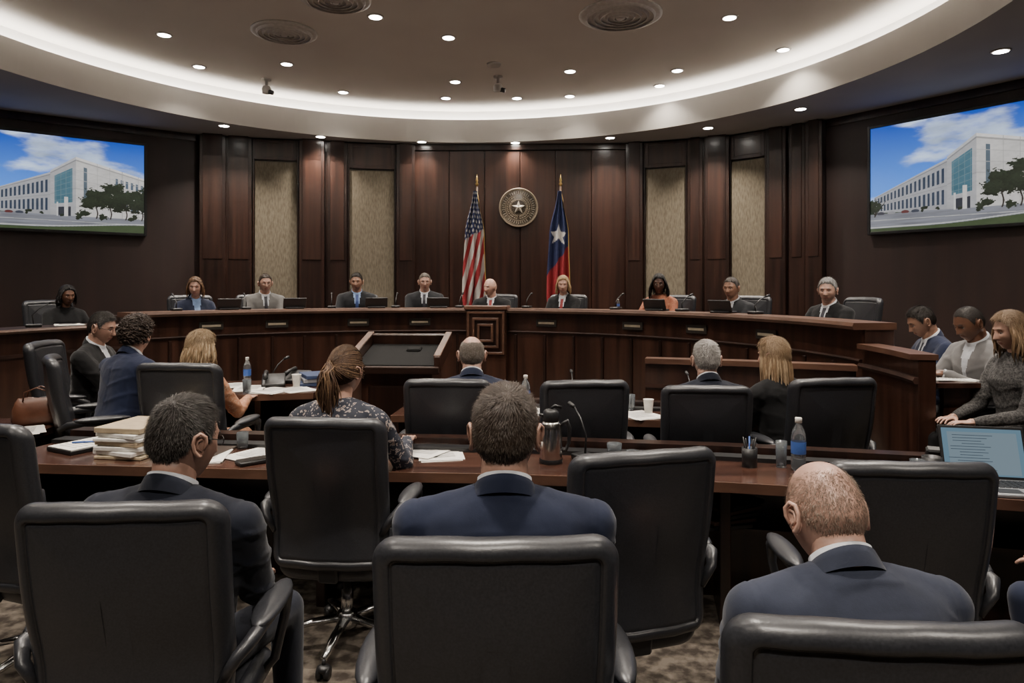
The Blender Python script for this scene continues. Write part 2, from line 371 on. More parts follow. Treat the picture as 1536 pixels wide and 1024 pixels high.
def person(name,loc,yaw,z=0,lean=6,hands=None,hyaw=0,hpitch=4,fem=False,sk='light',coat=None,shirt=None,tie=None,pants=None,
           style='short',hc=(.05,.035,.025),hc2=None,detail=1,k=1.0,seed=1,glasses=False,suit=True,twist=0,wide=1.0,hunch=0,htilt=0,open_v=True,hs=1.0,nk=.555):
    b=Bd(); H=np.array([0,-.07,.575]); la=math.radians(lean); Rl=rotx(-la)@rotz(math.radians(twist))
    def T(p): return H+Rl@np.asarray(p,float)
    w=wide*(.86 if fem else 1.0); dp=.9 if fem else 1.0
    t=Bd(); rings=[]; an=np.linspace(0,2*math.pi,28,endpoint=False)
    if suit: prof=[(-.12,.15,.12,0),(-.05,.180,.135,0),(.05,.176,.13,.005),(.14,.170,.124,.006),(.25,.184,.124,.004),(.34,.202,.125,.0),(.40,.216,.115,-.006),(.442,.210,.094,-.012),(.472,.158,.077,-.014),(.498,.088,.065,-.012),(.515,.065,.060,-.010)]
    else: prof=[(-.12,.15,.12,0),(-.05,.178,.135,0),(.05,.168,.13,.005),(.14,.156,.120,.008),(.25,.172,.124,.006),(.34,.186,.125,.002),(.40,.190,.112,-.004),(.44,.172,.092,-.010),(.475,.120,.075,-.012),(.51,.068,.060,-.008)]
    for zz,rx,ry,oy in prof:
        hx=hunch*sstep(.2,.5,zz)
        if fem and .1<zz<.2: rx*=.92
        if fem and .28<zz<.38: oy+=.018
        c_=np.sign(np.cos(an))*np.abs(np.cos(an))**.82; s_=np.sign(np.sin(an))*np.abs(np.sin(an))**.85
        rings.append(np.array([T((rx*w*a,ry*dp*q+oy+hx,zz)) for a,q in zip(c_,s_)]))
    t.loft(rings)
    SH={};vox={1:.0135,3:.011,2:.0080}.get(detail,.0135)
    for sx in (-1,1):
        S=T((sx*.202*w,-.010+hunch,.412 if suit else .405)); SH[sx]=S; r=.88 if fem else 1
        t.caps(T((sx*.05,-.014+hunch,.482)),T((sx*.19*w,-.012+hunch,.425)),.042*dp,.056*dp)
        hd=hands[0 if sx<0 else 1] if hands else (sx*.10,.30,.66)
        W=np.array(hd,float); a=.285;bb=.255
        d=W-S; L=np.linalg.norm(d)
        if L>(a+bb)*.985: W=S+d/L*(a+bb)*.985; d=W-S; L=np.linalg.norm(d)
        dn=d/L; q=(a*a-bb*bb+L*L)/(2*L); hh=math.sqrt(max(a*a-q*q,0)); pole=np.array([sx*.50,-.35,-1.0]); pole=norm(pole-dn*np.dot(pole,dn))
        E=S+dn*q+pole*hh
        t.caps(S,S*.5+E*.5,.068*r,.061*r); t.caps(S*.5+E*.5,E,.061*r,.053*r); t.caps(E,E*.35+W*.65,.053*r,.042*r); t.caps(E*.35+W*.65,W-norm(W-E)*.012,.042*r,.036*r)
        fd=W-E; fd=norm(np.array([fd[0]*.8,fd[1],min(0,fd[2])*.25])); up=np.array([0,0,1.]); up=norm(up-fd*np.dot(up,fd)); xx=np.cross(fd,up)
        hv,hf=HAND; vv=hv*np.array([1 if sx>0 else -1,1,1])*(.9 if fem else 1.02)
        Rm=np.stack([xx,fd,up],1); vv=vv@Rm.T+W+fd*.005+up*.0
        b.add(vv,hf if sx>0 else [p[::-1] for p in hf],0)
        b.tube([W-norm(W-E)*.025,W+norm(W-E)*.006],[.033*r,.031*r],2 if suit else 1,14)
    v,f=remesh(t,vox,6 if detail!=2 else 22); nr=remesh.n
    Ri=np.linalg.inv(Rl); fa=np.array([v[q].mean(0) for q in f]); fl=(fa-H)@Ri.T; fl[:,1]-=hunch*sstep(.2,.5,fl[:,2])
    mt=np.ones(len(f),int)
    if suit and open_v:
        V=.004+np.clip(fl[:,2]-.24,0,1)*.19; fr=(fl[:,1]>.03)&(fl[:,2]>.20)&(np.abs(fl[:,0])<.14)
        lap=fr&(np.abs(fl[:,0])<V+.035); mt[lap]=11
        sh=fr&(fl[:,2]>.24)&(np.abs(fl[:,0])<V); mt[sh]=2
        if tie is not None: mt[sh&(np.abs(fl[:,0])<.016+(.5-fl[:,2])*.035)]=3
    vl=(v-H)@Ri.T
    wr=smooth_noise(v*np.array([1,1,1.6]),30,seed)*.0016+smooth_noise(v*np.array([1.3,1,.6]),62,seed+3)*.0013
    if detail>=2:
        wr+=.0046*np.maximum(0,np.sin((vl[:,2]*1.0+np.abs(vl[:,0])*.9)*58+seed+smooth_noise(v,14,seed+5)*1.8))**4*sstep(.12,.22,np.abs(vl[:,0]))*sstep(.44,.38,vl[:,2])
        wr+=.0040*np.maximum(0,np.sin((vl[:,2]*1.2-np.abs(vl[:,0])*.5)*48+seed*2+smooth_noise(v,11,seed+8)*1.5))**5*(vl[:,2]<.40)
        wr+=.0026*np.maximum(0,np.sin(vl[:,2]*80+smooth_noise(v,18,seed+12)*2))**4*sstep(.40,.44,vl[:,2])*(np.abs(vl[:,0])<.10)*(vl[:,1]<0)
        if suit:
            wr-=.0035*np.exp(-(vl[:,0]/.0022)**2)*(vl[:,1]<-.04)*(vl[:,2]<.45)
            ss=np.abs(vl[:,0])-.205*w; wr-=.0035*np.exp(-(ss/.004)**2)*sstep(.36,.40,vl[:,2])   # sleeve head seam
    v=v+nr*wr[:,None]
    b.add(v,f,mt)
    l=Bd()
    l.ell(H+np.array([0,0,-.01]),(.165*w,.14,.105),0)
    for sx in (-1,1):
        hp=H+np.array([sx*.085,0.02,-.01]); kn=np.array([sx*.13,.40,.53]); ank=np.array([sx*.14,.40 if sx>0 else .34,.10])
        l.caps(hp,kn,.088,.062); l.caps(kn,kn*.55+ank*.45,.062,.056); l.caps(kn*.55+ank*.45,ank,.056,.046)
        b.tube([ank+np.array([0,-.05,-.055]),ank+np.array([0,0,-.045]),ank+np.array([0,.07,-.06]),ank+np.array([0,.15,-.072]),ank+np.array([0,.185,-.078])],[.030,.045,.042,.036,.016],10,12,.75)
    v,f=remesh(l,.016,4); b.add(v,f,4)
    hp=math.radians(hpitch); Rh=rotz(math.radians(hyaw))@roty(math.radians(htilt))@rotx(-hp)
    nb=T((0,-.012+hunch,.455)); nt_=T((0,.004+hunch*1.2,nk)); 
    hcn=nt_+Rh@np.array([0,.022,.083]); r=.80 if fem else 1.04
    b.tube([nb,nb*.5+nt_*.5,nt_,hcn+Rh@np.array([0,-.025,-.045])],[.068*r,.061*r,.059*r,.057*r],0,24)
    ks=(.95 if fem else 1.0)*hs
    build_head(b,style,hc,Rh*ks,hcn,detail,seed,glasses=glasses,female=fem)
    ax=norm(nt_-nb); ex=np.array([1.,0,0]); ey=np.cross(ax,ex)
    N=40; an=np.linspace(0,2*math.pi,N,endpoint=False)
    def ring(rx,ry,zo,drop=.022,fro=0.0):
        return np.array([nb+ax*(zo-drop*math.sin(a))+ex*rx*math.cos(a)+ey*(ry*math.sin(a)+fro*max(0,math.sin(a))) for a in an])
    if suit and not(fem and shirt is None and tie is None):
        b.loft([ring(.074,.074,.035),ring(.068*r,.069*r,.074),ring(.0645*r,.0655*r,.076),ring(.058*r,.058*r,.03)],2,True,False)
    if suit:
        def rj(rx,ry,zo): 
            a2=np.linspace(math.radians(118),math.radians(422),40)
            return np.array([nb+ax*(zo-.035*math.sin(a)-.012*max(0,math.sin(a)))+ex*rx*math.cos(a)+ey*ry*math.sin(a) for a in a2])
        b.loft([rj(.098,.082,.010),rj(.091,.081,.024),rj(.084,.079,.040),rj(.077,.0755,.0555),rj(.074,.0725,.056),rj(.072,.070,.02)],11 ,False,False)
    mats=[skin(sk),coat,shirt or SHIRT,tie or SHIRT,pants or coat,hairm(hc),hairm(hc2 or tuple(q*1.6 for q in hc)),EYEW,DARK,LIPS[sk],SHOE,coat]
    if fem and shirt is None and tie is None: mats[2]=coat
    o=b.obj(name,mats,(loc[0],loc[1],z),yaw); o.scale=(k,k,k); return o
SHIRT=plain('white_shirt',(.60,.62,.66),.8,spec=.1)
LIPS={q:plain('lips_'+q,c,.4) for q,c in {'light':(.36,.16,.13),'pink':(.38,.17,.14),'tan':(.23,.10,.08),'brown':(.12,.045,.035),'dark':(.09,.03,.03)}.items()}
# ------------------------------------------------------------------ office chair
def rrect(w,h,rc,n=10,m=9):
    pts=[]; rc=max(rc,.002)
    cs=[(w-rc,h-rc,0),(-(w-rc),h-rc,90),(-(w-rc),rc,180),(w-rc,rc,270)]
    for i,(cx,cz,a0) in enumerate(cs):
        for k in range(m): 
            a=math.radians(a0+90*k/(m-1)); pts.append((cx+rc*math.cos(a),cz+rc*math.sin(a)))
        nx=cs[(i+1)%4]; a=math.radians(nx[2]); q=(nx[0]+rc*math.cos(a),nx[1]+rc*math.sin(a)); p=pts[-1]
        for k in range(1,n): pts.append((p[0]+(q[0]-p[0])*k/n,p[1]+(q[1]-p[1])*k/n))
    return np.array(pts)
def cushion(w,h,rc,T,seam=.038):
    es=[0,.002,.006,.012,.02,.028,seam-.006,seam-.002,seam,seam+.002,seam+.006,.06,.09,.13,.17,.21,.235]
    es=[e for e in es if e<min(w,h/2)-.008]
    def ringp(e,side):
        p=rrect(w-e,h-2*e,max(rc-e,.004)); p=p+np.array([0,e])
        t=T/2*math.sqrt(max(0,1-(1-min(e/(T/2),1))**2))
        g=.007*math.exp(-((e-seam)/.003)**2)
        puff=.012*sstep(seam,.2,e)
        y=(t-g+puff) if side>0 else -(t-g-.006*sstep(seam-.002,seam+.004,e)+(puff*.7))
        return np.stack([p[:,0],np.full(len(p),y),p[:,1]],1)
    rings=[ringp(e,-1) for e in es[::-1]]+[ringp(e,1) for e in es[1:]]
    b=Bd(); b.loft(rings); return b
def make_chair(low=False):
    b=Bd(); h=.66
    c=cushion(.268,h,.060,.080,.044)
    V=np.concatenate(c.v)
    x=V[:,0].copy(); z=V[:,2].copy()
    V[:,0]=x*(1-.07*(1-z/h)+.02*np.sin(z/h*3.1))
    V[:,1]+= .55*x**2 - .075*(z/h)**1.5 +.030*np.exp(-((z/h-.3)/.22)**2)
    V[:,2]+= -.10*x**2*(z/h)+.0012*np.sin(x*40+z*9)
    V[:,1]+=.0014*smooth_noise(V,22,5)
    V=V@np.array(rotx(math.radians(-2))).T
    V=V+np.array([0,-.285,.445]); c.v=[V]; b.merge(c)
    s=cushion(.25,.49,.09,.10,.045); V=np.concatenate(s.v); V=V@rotx(math.radians(-90)).T
    V[:,1]-=V[:,1].min(); V=V+np.array([0,-.26,.425]); V[:,2]+=-.25*np.clip(V[:,1]-.13,0,1)**1.2+.15*V[:,0]**2; s.v=[V]; b.merge(s)
    for sx in (-1,1):
        b.tube([(sx*.235,-.255,.60),(sx*.275,-.26,.665),(sx*.30,-.22,.69),(sx*.305,-.10,.695),(sx*.305,.06,.69),(sx*.30,.12,.665),(sx*.295,.13,.60),(sx*.27,.10,.47),(sx*.20,.06,.40)],[.020,.022,.026,.030,.030,.026,.019,.019,.018],0,10,.75)
        b.ell((sx*.305,-.04,.712),(.042,.16,.022),0,None,16,10)
    b.box((0,-.27,.48),(.09,.03,.20),2,rotx(math.radians(8)),.01)
    b.box((0,-.05,.385),(.22,.26,.05),2,None,.015); b.tube([(0,-.25,.42),(0,-.1,.385)],.022,2)
    b.rev([(.028,.14),(.028,.26),(.020,.26),(.020,.39)],(0,-.02,0),1,16)
    b.rev([(.045,.085),(.05,.10),(.045,.15),(.03,.16)],(0,-.02,0),1,20)
    for i in range(5):
        a=math.radians(90+36+72*i); d=np.array([math.cos(a),math.sin(a),0]); c0=np.array([0,-.02,0])
        b.tube([c0+d*.03+[0,0,.125],c0+d*.16+[0,0,.115],c0+d*.29+[0,0,.085]],[.026,.022,.015],1,8,.7)
        e=c0+d*.29; b.tube([e+[0,0,.085],e+[0,0,.055]],.008,2,8)
        s_=np.array([-d[1],d[0],0])
        for q in (-1,1): b.tube([e+s_*q*.008+[0,0,.028],e+s_*q*.026+[0,0,.028]],.028,2,14)
        b.ell(e+np.array([0,0,.045]),(.03,.03,.018),2,None,10,6)
    return b.mesh('office_chair',[LEATH,CHROME,BLACK])
CH=make_chair()
def chair(x,y,deg,z=0,k=1.0):
    o=bpy.data.objects.new('office_chair',CH); o.location=(x,y,z); o.rotation_euler=(0,0,math.radians(deg)); o.scale=(k,k,k); COL.objects.link(o); return o
# ------------------------------------------------------------------ ROOM
b=Bd(); b.box((-.8,4,-.05),(17,15,.1),0,None,0); b.obj('floor',[CARPET])
HS=3.84; HC=4.36; CC=(-.7,5.8); RC=4.57
an=np.linspace(0,2*math.pi,161)
b=Bd()
def ringz(r,z): return [[CC[0]+r*math.cos(a),CC[1]+r*math.sin(a),z] for a in an[:-1]]
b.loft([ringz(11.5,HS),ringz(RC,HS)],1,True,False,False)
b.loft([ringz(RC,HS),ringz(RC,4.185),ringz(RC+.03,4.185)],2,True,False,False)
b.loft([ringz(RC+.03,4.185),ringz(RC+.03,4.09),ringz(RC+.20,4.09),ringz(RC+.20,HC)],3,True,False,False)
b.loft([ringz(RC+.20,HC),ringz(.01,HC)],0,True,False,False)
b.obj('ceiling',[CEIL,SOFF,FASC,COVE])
b=Bd(); b.loft([ringz(RC+.12,4.092),ringz(RC+.12,4.135),ringz(RC+.16,4.135),ringz(RC+.16,4.092)],0,True,False,False)
b.obj('cove_light_strip',[emis('cove_led',(1,.95,.88),52)])
def wall(name,p0,p1,fn,mats):
    p0=np.array(p0,float);p1=np.array(p1,float); L=np.linalg.norm(p1-p0); a=math.atan2(p1[1]-p0[1],p1[0]-p0[0])
    b=Bd(); fn(b,L); o=b.obj(name,mats,(p0[0],p0[1],0),a); return o
def panel(b,x0,x1,z0,z1,d,mat,fr=0):
    b.box(((x0+x1)/2,-d/2,(z0+z1)/2),(x1-x0,d,z1-z0),mat,None,.006)
    if fr:
        for q in (x0+fr/2,x1-fr/2): b.box((q,-d-.006,(z0+z1)/2),(fr,.012,z1-z0-.01),mat,None,.003)
        for q in (z0+fr/2,z1-fr/2): b.box(((x0+x1)/2,-d-.006,q),(x1-x0-2*fr,.012,fr),mat,None,.003)
WM=[WOOD_V,WOOD_D,FABRIC,BLACK]
def base(b,L): b.box((L/2,.05,HS/2+.02),(L+.02,.1,HS+.04),1,None,0)
def fcenter(b,L):
    base(b,L); n=6
    for i in range(n):
        x0=L*i/n+.006;x1=L*(i+1)/n-.006; panel(b,x0,x1,0,HS-.10,.03,0)
    b.box((L/2,-.03,HS-.05),(L,.06,.09),1,None,.004)
def pil(b,x0,x1,d=.12):
    panel(b,x0,x1,0,HS-.02,d,1)
    w=x1-x0
    if w>.16:
        b.box(((x0+x1)/2,-d-.004,(HS+1.2)/2+.45),(w-.09,.008,HS-2.0),0,None,.003)
        b.box(((x0+x1)/2,-d-.004,HS-.19),(w-.09,.008,.26),0,None,.003)
def fab(b,x0,x1,zt,zb):
    panel(b,x0,x1,zb,zt,.03,2)
    panel(b,x0,x1,zt+.02,HS-.02,.05,0,.05); panel(b,x0,x1,0,zb-.02,.05,0,.05)
    for q in (x0-.012,x1+.012): b.box((q,-.03,HS/2),(.024,.06,HS-.04),1,None,.004)
def fLB(b,L): base(b,L); pil(b,.0,.36); pil(b,.40,.69,.08); fab(b,.72,1.39,3.42,1.3); pil(b,1.42,1.70,.10)
def fLA(b,L): base(b,L); pil(b,0,.36,.10); fab(b,.39,.99,3.5,1.3)
def fRB(b,L): base(b,L); pil(b,0,.26,.10); fab(b,.29,.88,3.42,1.3); pil(b,.91,1.13,.08); pil(b,1.16,1.5,.12)
def fRA(b,L): base(b,L); fab(b,.04,.54,3.45,1.3); pil(b,.57,.84,.08); pil(b,.88,1.10,.08); pil(b,1.12,1.34,.14)
wall('wall_back',(-1.51,10.55),(1.76,10.45),fcenter,WM)
wall('wall_back_left',(-3.17,10.2),(-1.51,10.55),fLB,WM)
wall('wall_back_far_left',(-4.17,9.97),(-3.17,10.2),fLA,WM)
wall('wall_pier_left',(-4.50,9.86),(-4.17,9.97),lambda b,L:(base(b,L),pil(b,0,L,.16)),WM)
wall('wall_back_right',(1.76,10.45),(3.16,9.9),fRB,WM)
wall('wall_back_far_right',(3.16,9.9),(4.13,8.97),fRA,WM)
def fside(b,L):
    b.box((L/2,.05,HS/2),(L,.1,HS+.04),0,None,0); b.box((L/2,-.012,HS-.05),(L,.024,.10),1,None,.003); b.box((L/2,-.012,.07),(L,.024,.14),1,None,.003)
SW=[SIDEWALL,WOOD_D]
wall('wall_left',(-8.03,7.13),(-4.47,9.88),fside,SW)
wall('wall_right',(4.13,8.97),(6.44,5.71),fside,SW)
wall('wall_far_right',(6.44,5.71),(6.6,-3),fside,SW)
wall('wall_far_left',(-8.2,-3),(-8.03,7.13),fside,SW)
wall('wall_rear',(6.6,-3),(-8.2,-3),fside,SW)
# wall screens (picture of the civic building, computed per vertex)
def vn(x,y,seed):
    r=np.random.default_rng(seed).uniform(size=(512,512)); xi=np.floor(x).astype(int);yi=np.floor(y).astype(int); fx=x-xi;fy=y-yi; fx=fx*fx*(3-2*fx);fy=fy*fy*(3-2*fy)
    g=lambda a,b:r[a%512,b%512]
    return (g(xi,yi)*(1-fx)+g(xi+1,yi)*fx)*(1-fy)+(g(xi,yi+1)*(1-fx)+g(xi+1,yi+1)*fx)*fy
def fbm(x,y,seed,oc=6):
    o=0;a=.5
    for k in range(oc): o=o+a*vn(x*2**k+k*7,y*2**k+k*3,seed+k); a*=.5
    return o
def paint(us):
    W,Hh=760,428
    U,Vv=np.meshgrid(np.linspace(0,1,W),np.linspace(0,1,Hh)); u=U+us; v=Vv; uu=u+1
    C=np.zeros(u.shape+(3,)); t=np.clip((v-.3)/.7,0,1)[...,None]
    C[:]=np.array([.065,.21,.64])*(1-t)+np.array([.004,.045,.33])*t
    n=fbm(uu*3.6,v*5.5,3); cl=sstep(.46,.68,n+.05-.16*(v-.62))[...,None]; sh=(.62+.8*(fbm(uu*7,v*10+.15,11)-.38))[...,None]
    C=C*(1-cl*.95)+np.array([.40,.49,.65])*sh*cl*1.15
    fine=(.88+.24*fbm(uu*60,v*60,21,3))[...,None]
    def put(m,c): C[m]=(np.array(c)*fine)[m]
    def faceq(a,m,top,bot,rows,cols,ratio,gl,wall,x0=.03,x1=.97):
        bb=(v-bot)/np.maximum(top-bot,.01); put(m,wall); C[m]*=(.85+.3*fbm(uu*8,v*14,55))[m][...,None]
        fa=(a*cols)%1
        for r0,r1 in rows: put(m&(bb>r0)&(bb<r1)&(fa>1-ratio)&(a>x0)&(a<x1),gl)
        put(m&(bb>.955),tuple(min(1,q*1.25) for q in wall)); put(m&(bb>.93)&(bb<.955),tuple(q*.6 for q in wall)); put(m&(np.abs(bb-.47)<.008),tuple(q*.75 for q in wall))
        return bb
    g=v<.19; C[g]=(np.array([.12,.125,.145])[None,None]*(.6+.8*fbm(uu*8,v*50,6))[...,None])[g]
    put((v<.19)&(v>.168),(.03,.045,.02)); put(v<.03+.06*sstep(.35,1,u),(.03,.045,.02)); put(np.abs(v-.04-.06*sstep(.35,1,u))<.005,(.30,.30,.30)); put(np.abs(v-.11+.02*u)<.003,(.28,.28,.28))
    put((v>.17)&(v<.235+.12*fbm(uu*22,v*0,8))&(u<.14),(.012,.018,.012))
    a=(u-.08)/.37; top=.33+.29*a; bot=.18-.02*a; m=(a>0)&(a<1)&(v>bot)&(v<top)
    faceq(a**.85,m,top,bot,((.10,.40),(.54,.84)),19,.52,(.02,.03,.05),(.21,.212,.225))
    a=(u-.44)/.13; top=.63+.17*a; bot=.16-.005*a; m=(a>0)&(a<1)&(v>bot)&(v<top)
    bb=faceq(a,m,top,bot,(),1,.5,(.1,.1,.1),(.24,.24,.25))
    gl=m&(a>.16)&(a<.86)&(bb>.24)&(bb<.84); put(gl,(.02,.065,.09)); C[gl]+=(.05*fbm(uu*9,v*9,31)[...,None]*np.array([1,1.6,2.]))[gl]
    put(gl&((((a*5)%1)<.10)|(((bb*10)%1)<.10)),(.09,.13,.15)); put(m&(bb<.17)&(a>.25)&(a<.8),(.02,.022,.03))
    a=(u-.57)/.45; top=.80-.22*a; bot=.155+0*a; m=(a>0)&(a<1)&(v>bot)&(v<top)
    bb=faceq(a,m,top,bot,(),1,.5,(.1,.1,.1),(.35,.34,.33))
    put(m&(a>.09)&(a<.13)&(bb>.28)&(bb<.86),(.06,.08,.10))
    for r0,r1 in ((.18,.36),(.42,.60),(.66,.82)): put(m&(a>.45)&(bb>r0)&(bb<r1)&(((a*16)%1)>.5),(.05,.07,.10))
    for q in (.25,.40,.55,.75,.92): put(m&(np.abs(a-q)<.003),(.24,.235,.23))
    for q in (.3,.62,.78): put(m&(np.abs(bb-q)<.004),(.25,.245,.24))
    put((np.abs(u-.52)<.010)&(v>.15)&(v<.36),(.36,.35,.34)); put((np.abs(u-.475)<.004)&(v>.15)&(v<.30),(.34,.34,.34))
    nz=fbm(uu*26,v*26,41,5); nf=fbm(uu*120,v*90,47,3)
    def blob(cx,cy,r,ky=1.0):
        d=np.hypot(u-cx,(v-cy)*.5625*1.2*ky); mm=(d/r+(nz-.48)*1.7+(nf-.45)*1.3)<.98
        c=np.stack([.006+.018*nf,.009+.024*nf,.006+.012*nf],-1)*(.6+1.4*np.clip((v-cy)*4+.2,0,1))[...,None]; C[mm]=c[mm]
    def tree(cx,cy,r,tr):
        q=np.random.default_rng(int(cx*1000))
        if tr:
            put((np.abs(u-cx-.004*np.sin(v*40))<.0035)&(v>.14)&(v<cy),(.015,.011,.009))
            for s_ in(-.3,.2,.4): put((np.abs((u-cx)-(v-cy+.10)*s_)<.002)&(v>cy-.10)&(v<cy+.04),(.014,.011,.009))
        for k in range(10 if tr else 3): blob(cx+q.uniform(-.6,.6)*r,cy+q.uniform(-.9,.9)*r,r*q.uniform(.42,.68))
    tree(.68,.36,.075,1); tree(.755,.39,.09,1); tree(.84,.37,.09,1); tree(.93,.37,.095,1); tree(1.0,.36,.08,1); tree(.03,.28,.045,1); tree(.085,.25,.035,1); tree(.60,.185,.036,0); tree(.33,.18,.016,0); tree(.40,.175,.014,0); tree(.72,.17,.03,0); tree(.50,.16,.012,0); tree(.88,.17,.03,0)
    for cx,c in ((.02,(.10,.11,.14)),(.115,(.03,.03,.04)),(.17,(.16,.16,.17)),(.24,(.07,.02,.02)),(.29,(.03,.035,.05))):
        put((((u-cx)/.020)**2+((v-.170)/.016)**2<1)&(v>.158),c)
    return W,Hh,np.clip(C,0,1).reshape(-1,3)
SCRM=attr_mat('screen_image',.3,1.75)
def screen(name,p,ang,w,h,zc,us):
    W,Hh,C=paint(us); X,Z=np.meshgrid(np.linspace(-w/2,w/2,W),np.linspace(-h/2,h/2,Hh))
    V=np.stack([X.ravel(),np.full(X.size,-.062),Z.ravel()],1)
    i=np.arange(Hh-1)[:,None]*W; j=np.arange(W-1)[None,:]; F=np.stack([i+j,i+j+1,i+W+j+1,i+W+j],-1).reshape(-1,4)
    b=Bd(); b.add(V,F,0,False); n0=len(V)
    b.box((0,-.03,0),(w+.05,.058,h+.05),1,None,.004)
    t=.035
    for sx in (-1,1): b.box((sx*(w/2+t/2),-.04,0),(t,.08,h+2*t),1,None,.004); b.box((0,-.04,sx*(h/2+t/2)),(w,.08,t),1,None,.004)
    o=b.obj(name,[SCRM,BLACK],(p[0],p[1],zc),ang); me=o.data
    at=me.color_attributes.new('Col','FLOAT_COLOR','POINT'); A=np.zeros((len(me.vertices),4)); A[:,3]=1; A[:n0,:3]=C; at.data.foreach_set('color',A.ravel())
aL=math.atan2(9.88-7.13,-4.47+8.03); dL=np.array([-math.cos(aL),-math.sin(aL)]); pL=np.array([-4.47,9.88])+dL*(.77+1.07)
screen('wall_display_screen',pL,aL,2.13,1.2,2.98,-.06)
aR=math.atan2(5.71-8.97,6.44-4.13); dR=np.array([math.cos(aR),math.sin(aR)]); pR=np.array([4.13,8.97])+dR*(.61+1.13)
screen('wall_display_screen',pR,aR,2.26,1.27,2.96,.06)
# ------------------------------------------------------------------ ceiling fixtures
LITE=emis('downlight_lens',(1,.95,.87),45)
up=[(-3.74,7.34,30),(-1.37,6.85,36),(-.69,7.42,34),(2.19,6.87,34),(-2.74,8.3,22),(.73,8.58,24),(-.75,9.02,18),(-2.35,9.5,6),(.82,9.7,6),(1.99,9.2,8),(2.07,8.55,12),(-.95,9.8,6),(.07,9.8,6),(3.1,7.8,14),(-1.66,6.45,20),(-3.85,8.4,8),
    (-3.8,5.0,38),(-1.4,4.7,38),(1.1,4.7,38),(3.0,5.0,36),(-2.4,2.9,50),(-.2,2.2,54),(1.9,3.0,50)]
so=[(-3.91,9.27,28),(-2.79,9.95,28),(-1.36,10.30,12),(.05,10.36,12),(1.44,10.02,20),(2.70,9.40,32),(3.55,8.4,22),(4.54,6.34,22),(4.25,5.5,22),(-5.6,6.6,30),(-6.4,4.2,22),(5.2,3.4,22),(-2.4,.1,46),(0,-.2,46),(2.4,.2,46)]
def light(x,y,z,p):
    b=Bd(); b.rev([(.085,0),(.085,-.006),(.065,-.008),(.063,.0)],(0,0,0),0,24); b.rev([(.062,-.0095),(.01,-.0096)],(0,0,0),1,24); b.obj('ceiling_downlight',[FASC,LITE],(x,y,z))
    l=bpy.data.lights.new('downlight_lamp','AREA'); l.shape='DISK'; l.size=.12; l.energy=p; l.color=(1,.90,.785); l.spread=math.radians(108)
    o=bpy.data.objects.new('downlight_lamp',l); o.location=(x,y,z-.02); COL.objects.link(o)
for x,y,p in up: light(x,y,HC,p)
for x,y,p in so: light(x,y,HS,p)
def vent(x,y,r,z=HC):
    b=Bd(); b.rev([(r,0),(r,-.014),(r*.92,-.022)],(0,0,0),0,48)
    for i in range(5):
        q=r*(.86-.16*i); b.rev([(q,-.016),(q-.022,-.045),(q-.030,-.045),(q-.012,-.014)],(0,0,0),0,48,True,False)
    b.rev([(r*.915,-.003),(.02,-.004)],(0,0,0),1,32); b.rev([(r*.13,-.01),(r*.1,-.045),(.01,-.046)],(0,0,0),0,24)
    b.obj('ceiling_air_vent',[VENTM,VGAP],(x,y,z))
vent(-2.42,7.26,.34); vent(1.08,6.80,.41); vent(-1.66,6.42,.33)
def cam_dev(x,y):
    b=Bd(); b.rev([(.06,0),(.06,-.02),(.02,-.03),(.02,-.10)],(0,0,0),0,20); b.rev([(.045,-.10),(.06,-.13),(.055,-.19),(.02,-.2)],(0,0,0),0,20); b.tube([(0,0,-.16),(.09,-.03,-.19)],.03,1,12)
    b.obj('ceiling_camera',[FASC,BLACK],(x,y,HC))
cam_dev(-3.2,8.9); cam_dev(-.18,8.8)
def sprink(x,y):
    b=Bd(); b.rev([(.09,0),(.08,-.03),(.03,-.04)],(0,0,0),0,20); b.obj('smoke_detector',[FASC],(x,y,HC))
sprink(-.22,8.3); sprink(2.0,9.9)
# ------------------------------------------------------------------ DAIS
PZ=.50
D=(-1.0,4.9)
b=Bd()
b.arc(D,[(3.60,0),(3.60,PZ),(5.42,PZ),(5.42,0)],12,150,80,3)
b.arc(D,[(3.58,.0),(3.58,1.34),(3.64,1.34),(3.64,.0)],2,144,120,0)
b.arc(D,[(3.50,1.335),(3.49,1.36),(3.50,1.386),(3.82,1.386),(3.82,1.335)],1.5,144.6,120,1)
b.arc(D,[(3.56,1.095),(3.555,1.105),(3.56,1.115),(3.59,1.115),(3.59,1.095)],2,144,120,4)
b.arc(D,[(3.55,.0),(3.55,.16),(3.59,.16),(3.59,.0)],2,144,120,2)
b.arc(D,[(3.64,1.20),(3.64,1.24),(4.02,1.24),(4.02,1.20)],12,143,90,2)
for a in np.linspace(8,138,23):
    r=math.radians(a); b.box((D[0]+3.573*math.cos(r),D[1]+3.573*math.sin(r),.62),(.018,.03,.9),2,rotz(r),.003)
for a,rr_,ww_ in ((2,3.70,.22),(144,3.78,.42)):
    r=math.radians(a); b.box((D[0]+rr_*math.cos(r),D[1]+rr_*math.sin(r),.68),(ww_,.04,1.34),0,rotz(r),.004)
b.arc(D,[(3.58,0),(3.58,1.24),(3.64,1.24),(3.64,0)],144,182,24,0); b.arc(D,[(3.50,1.235),(3.50,1.275),(3.98,1.275),(3.98,1.235)],144.7,182,24,2); b.arc(D,[(3.56,1.02),(3.56,1.05),(3.59,1.05),(3.59,1.02)],144,182,24,4)
b.arc(D,[(3.5,1.24),(3.49,1.258),(3.5,1.276),(3.52,1.276),(3.52,1.24)],144.7,182,24,1)
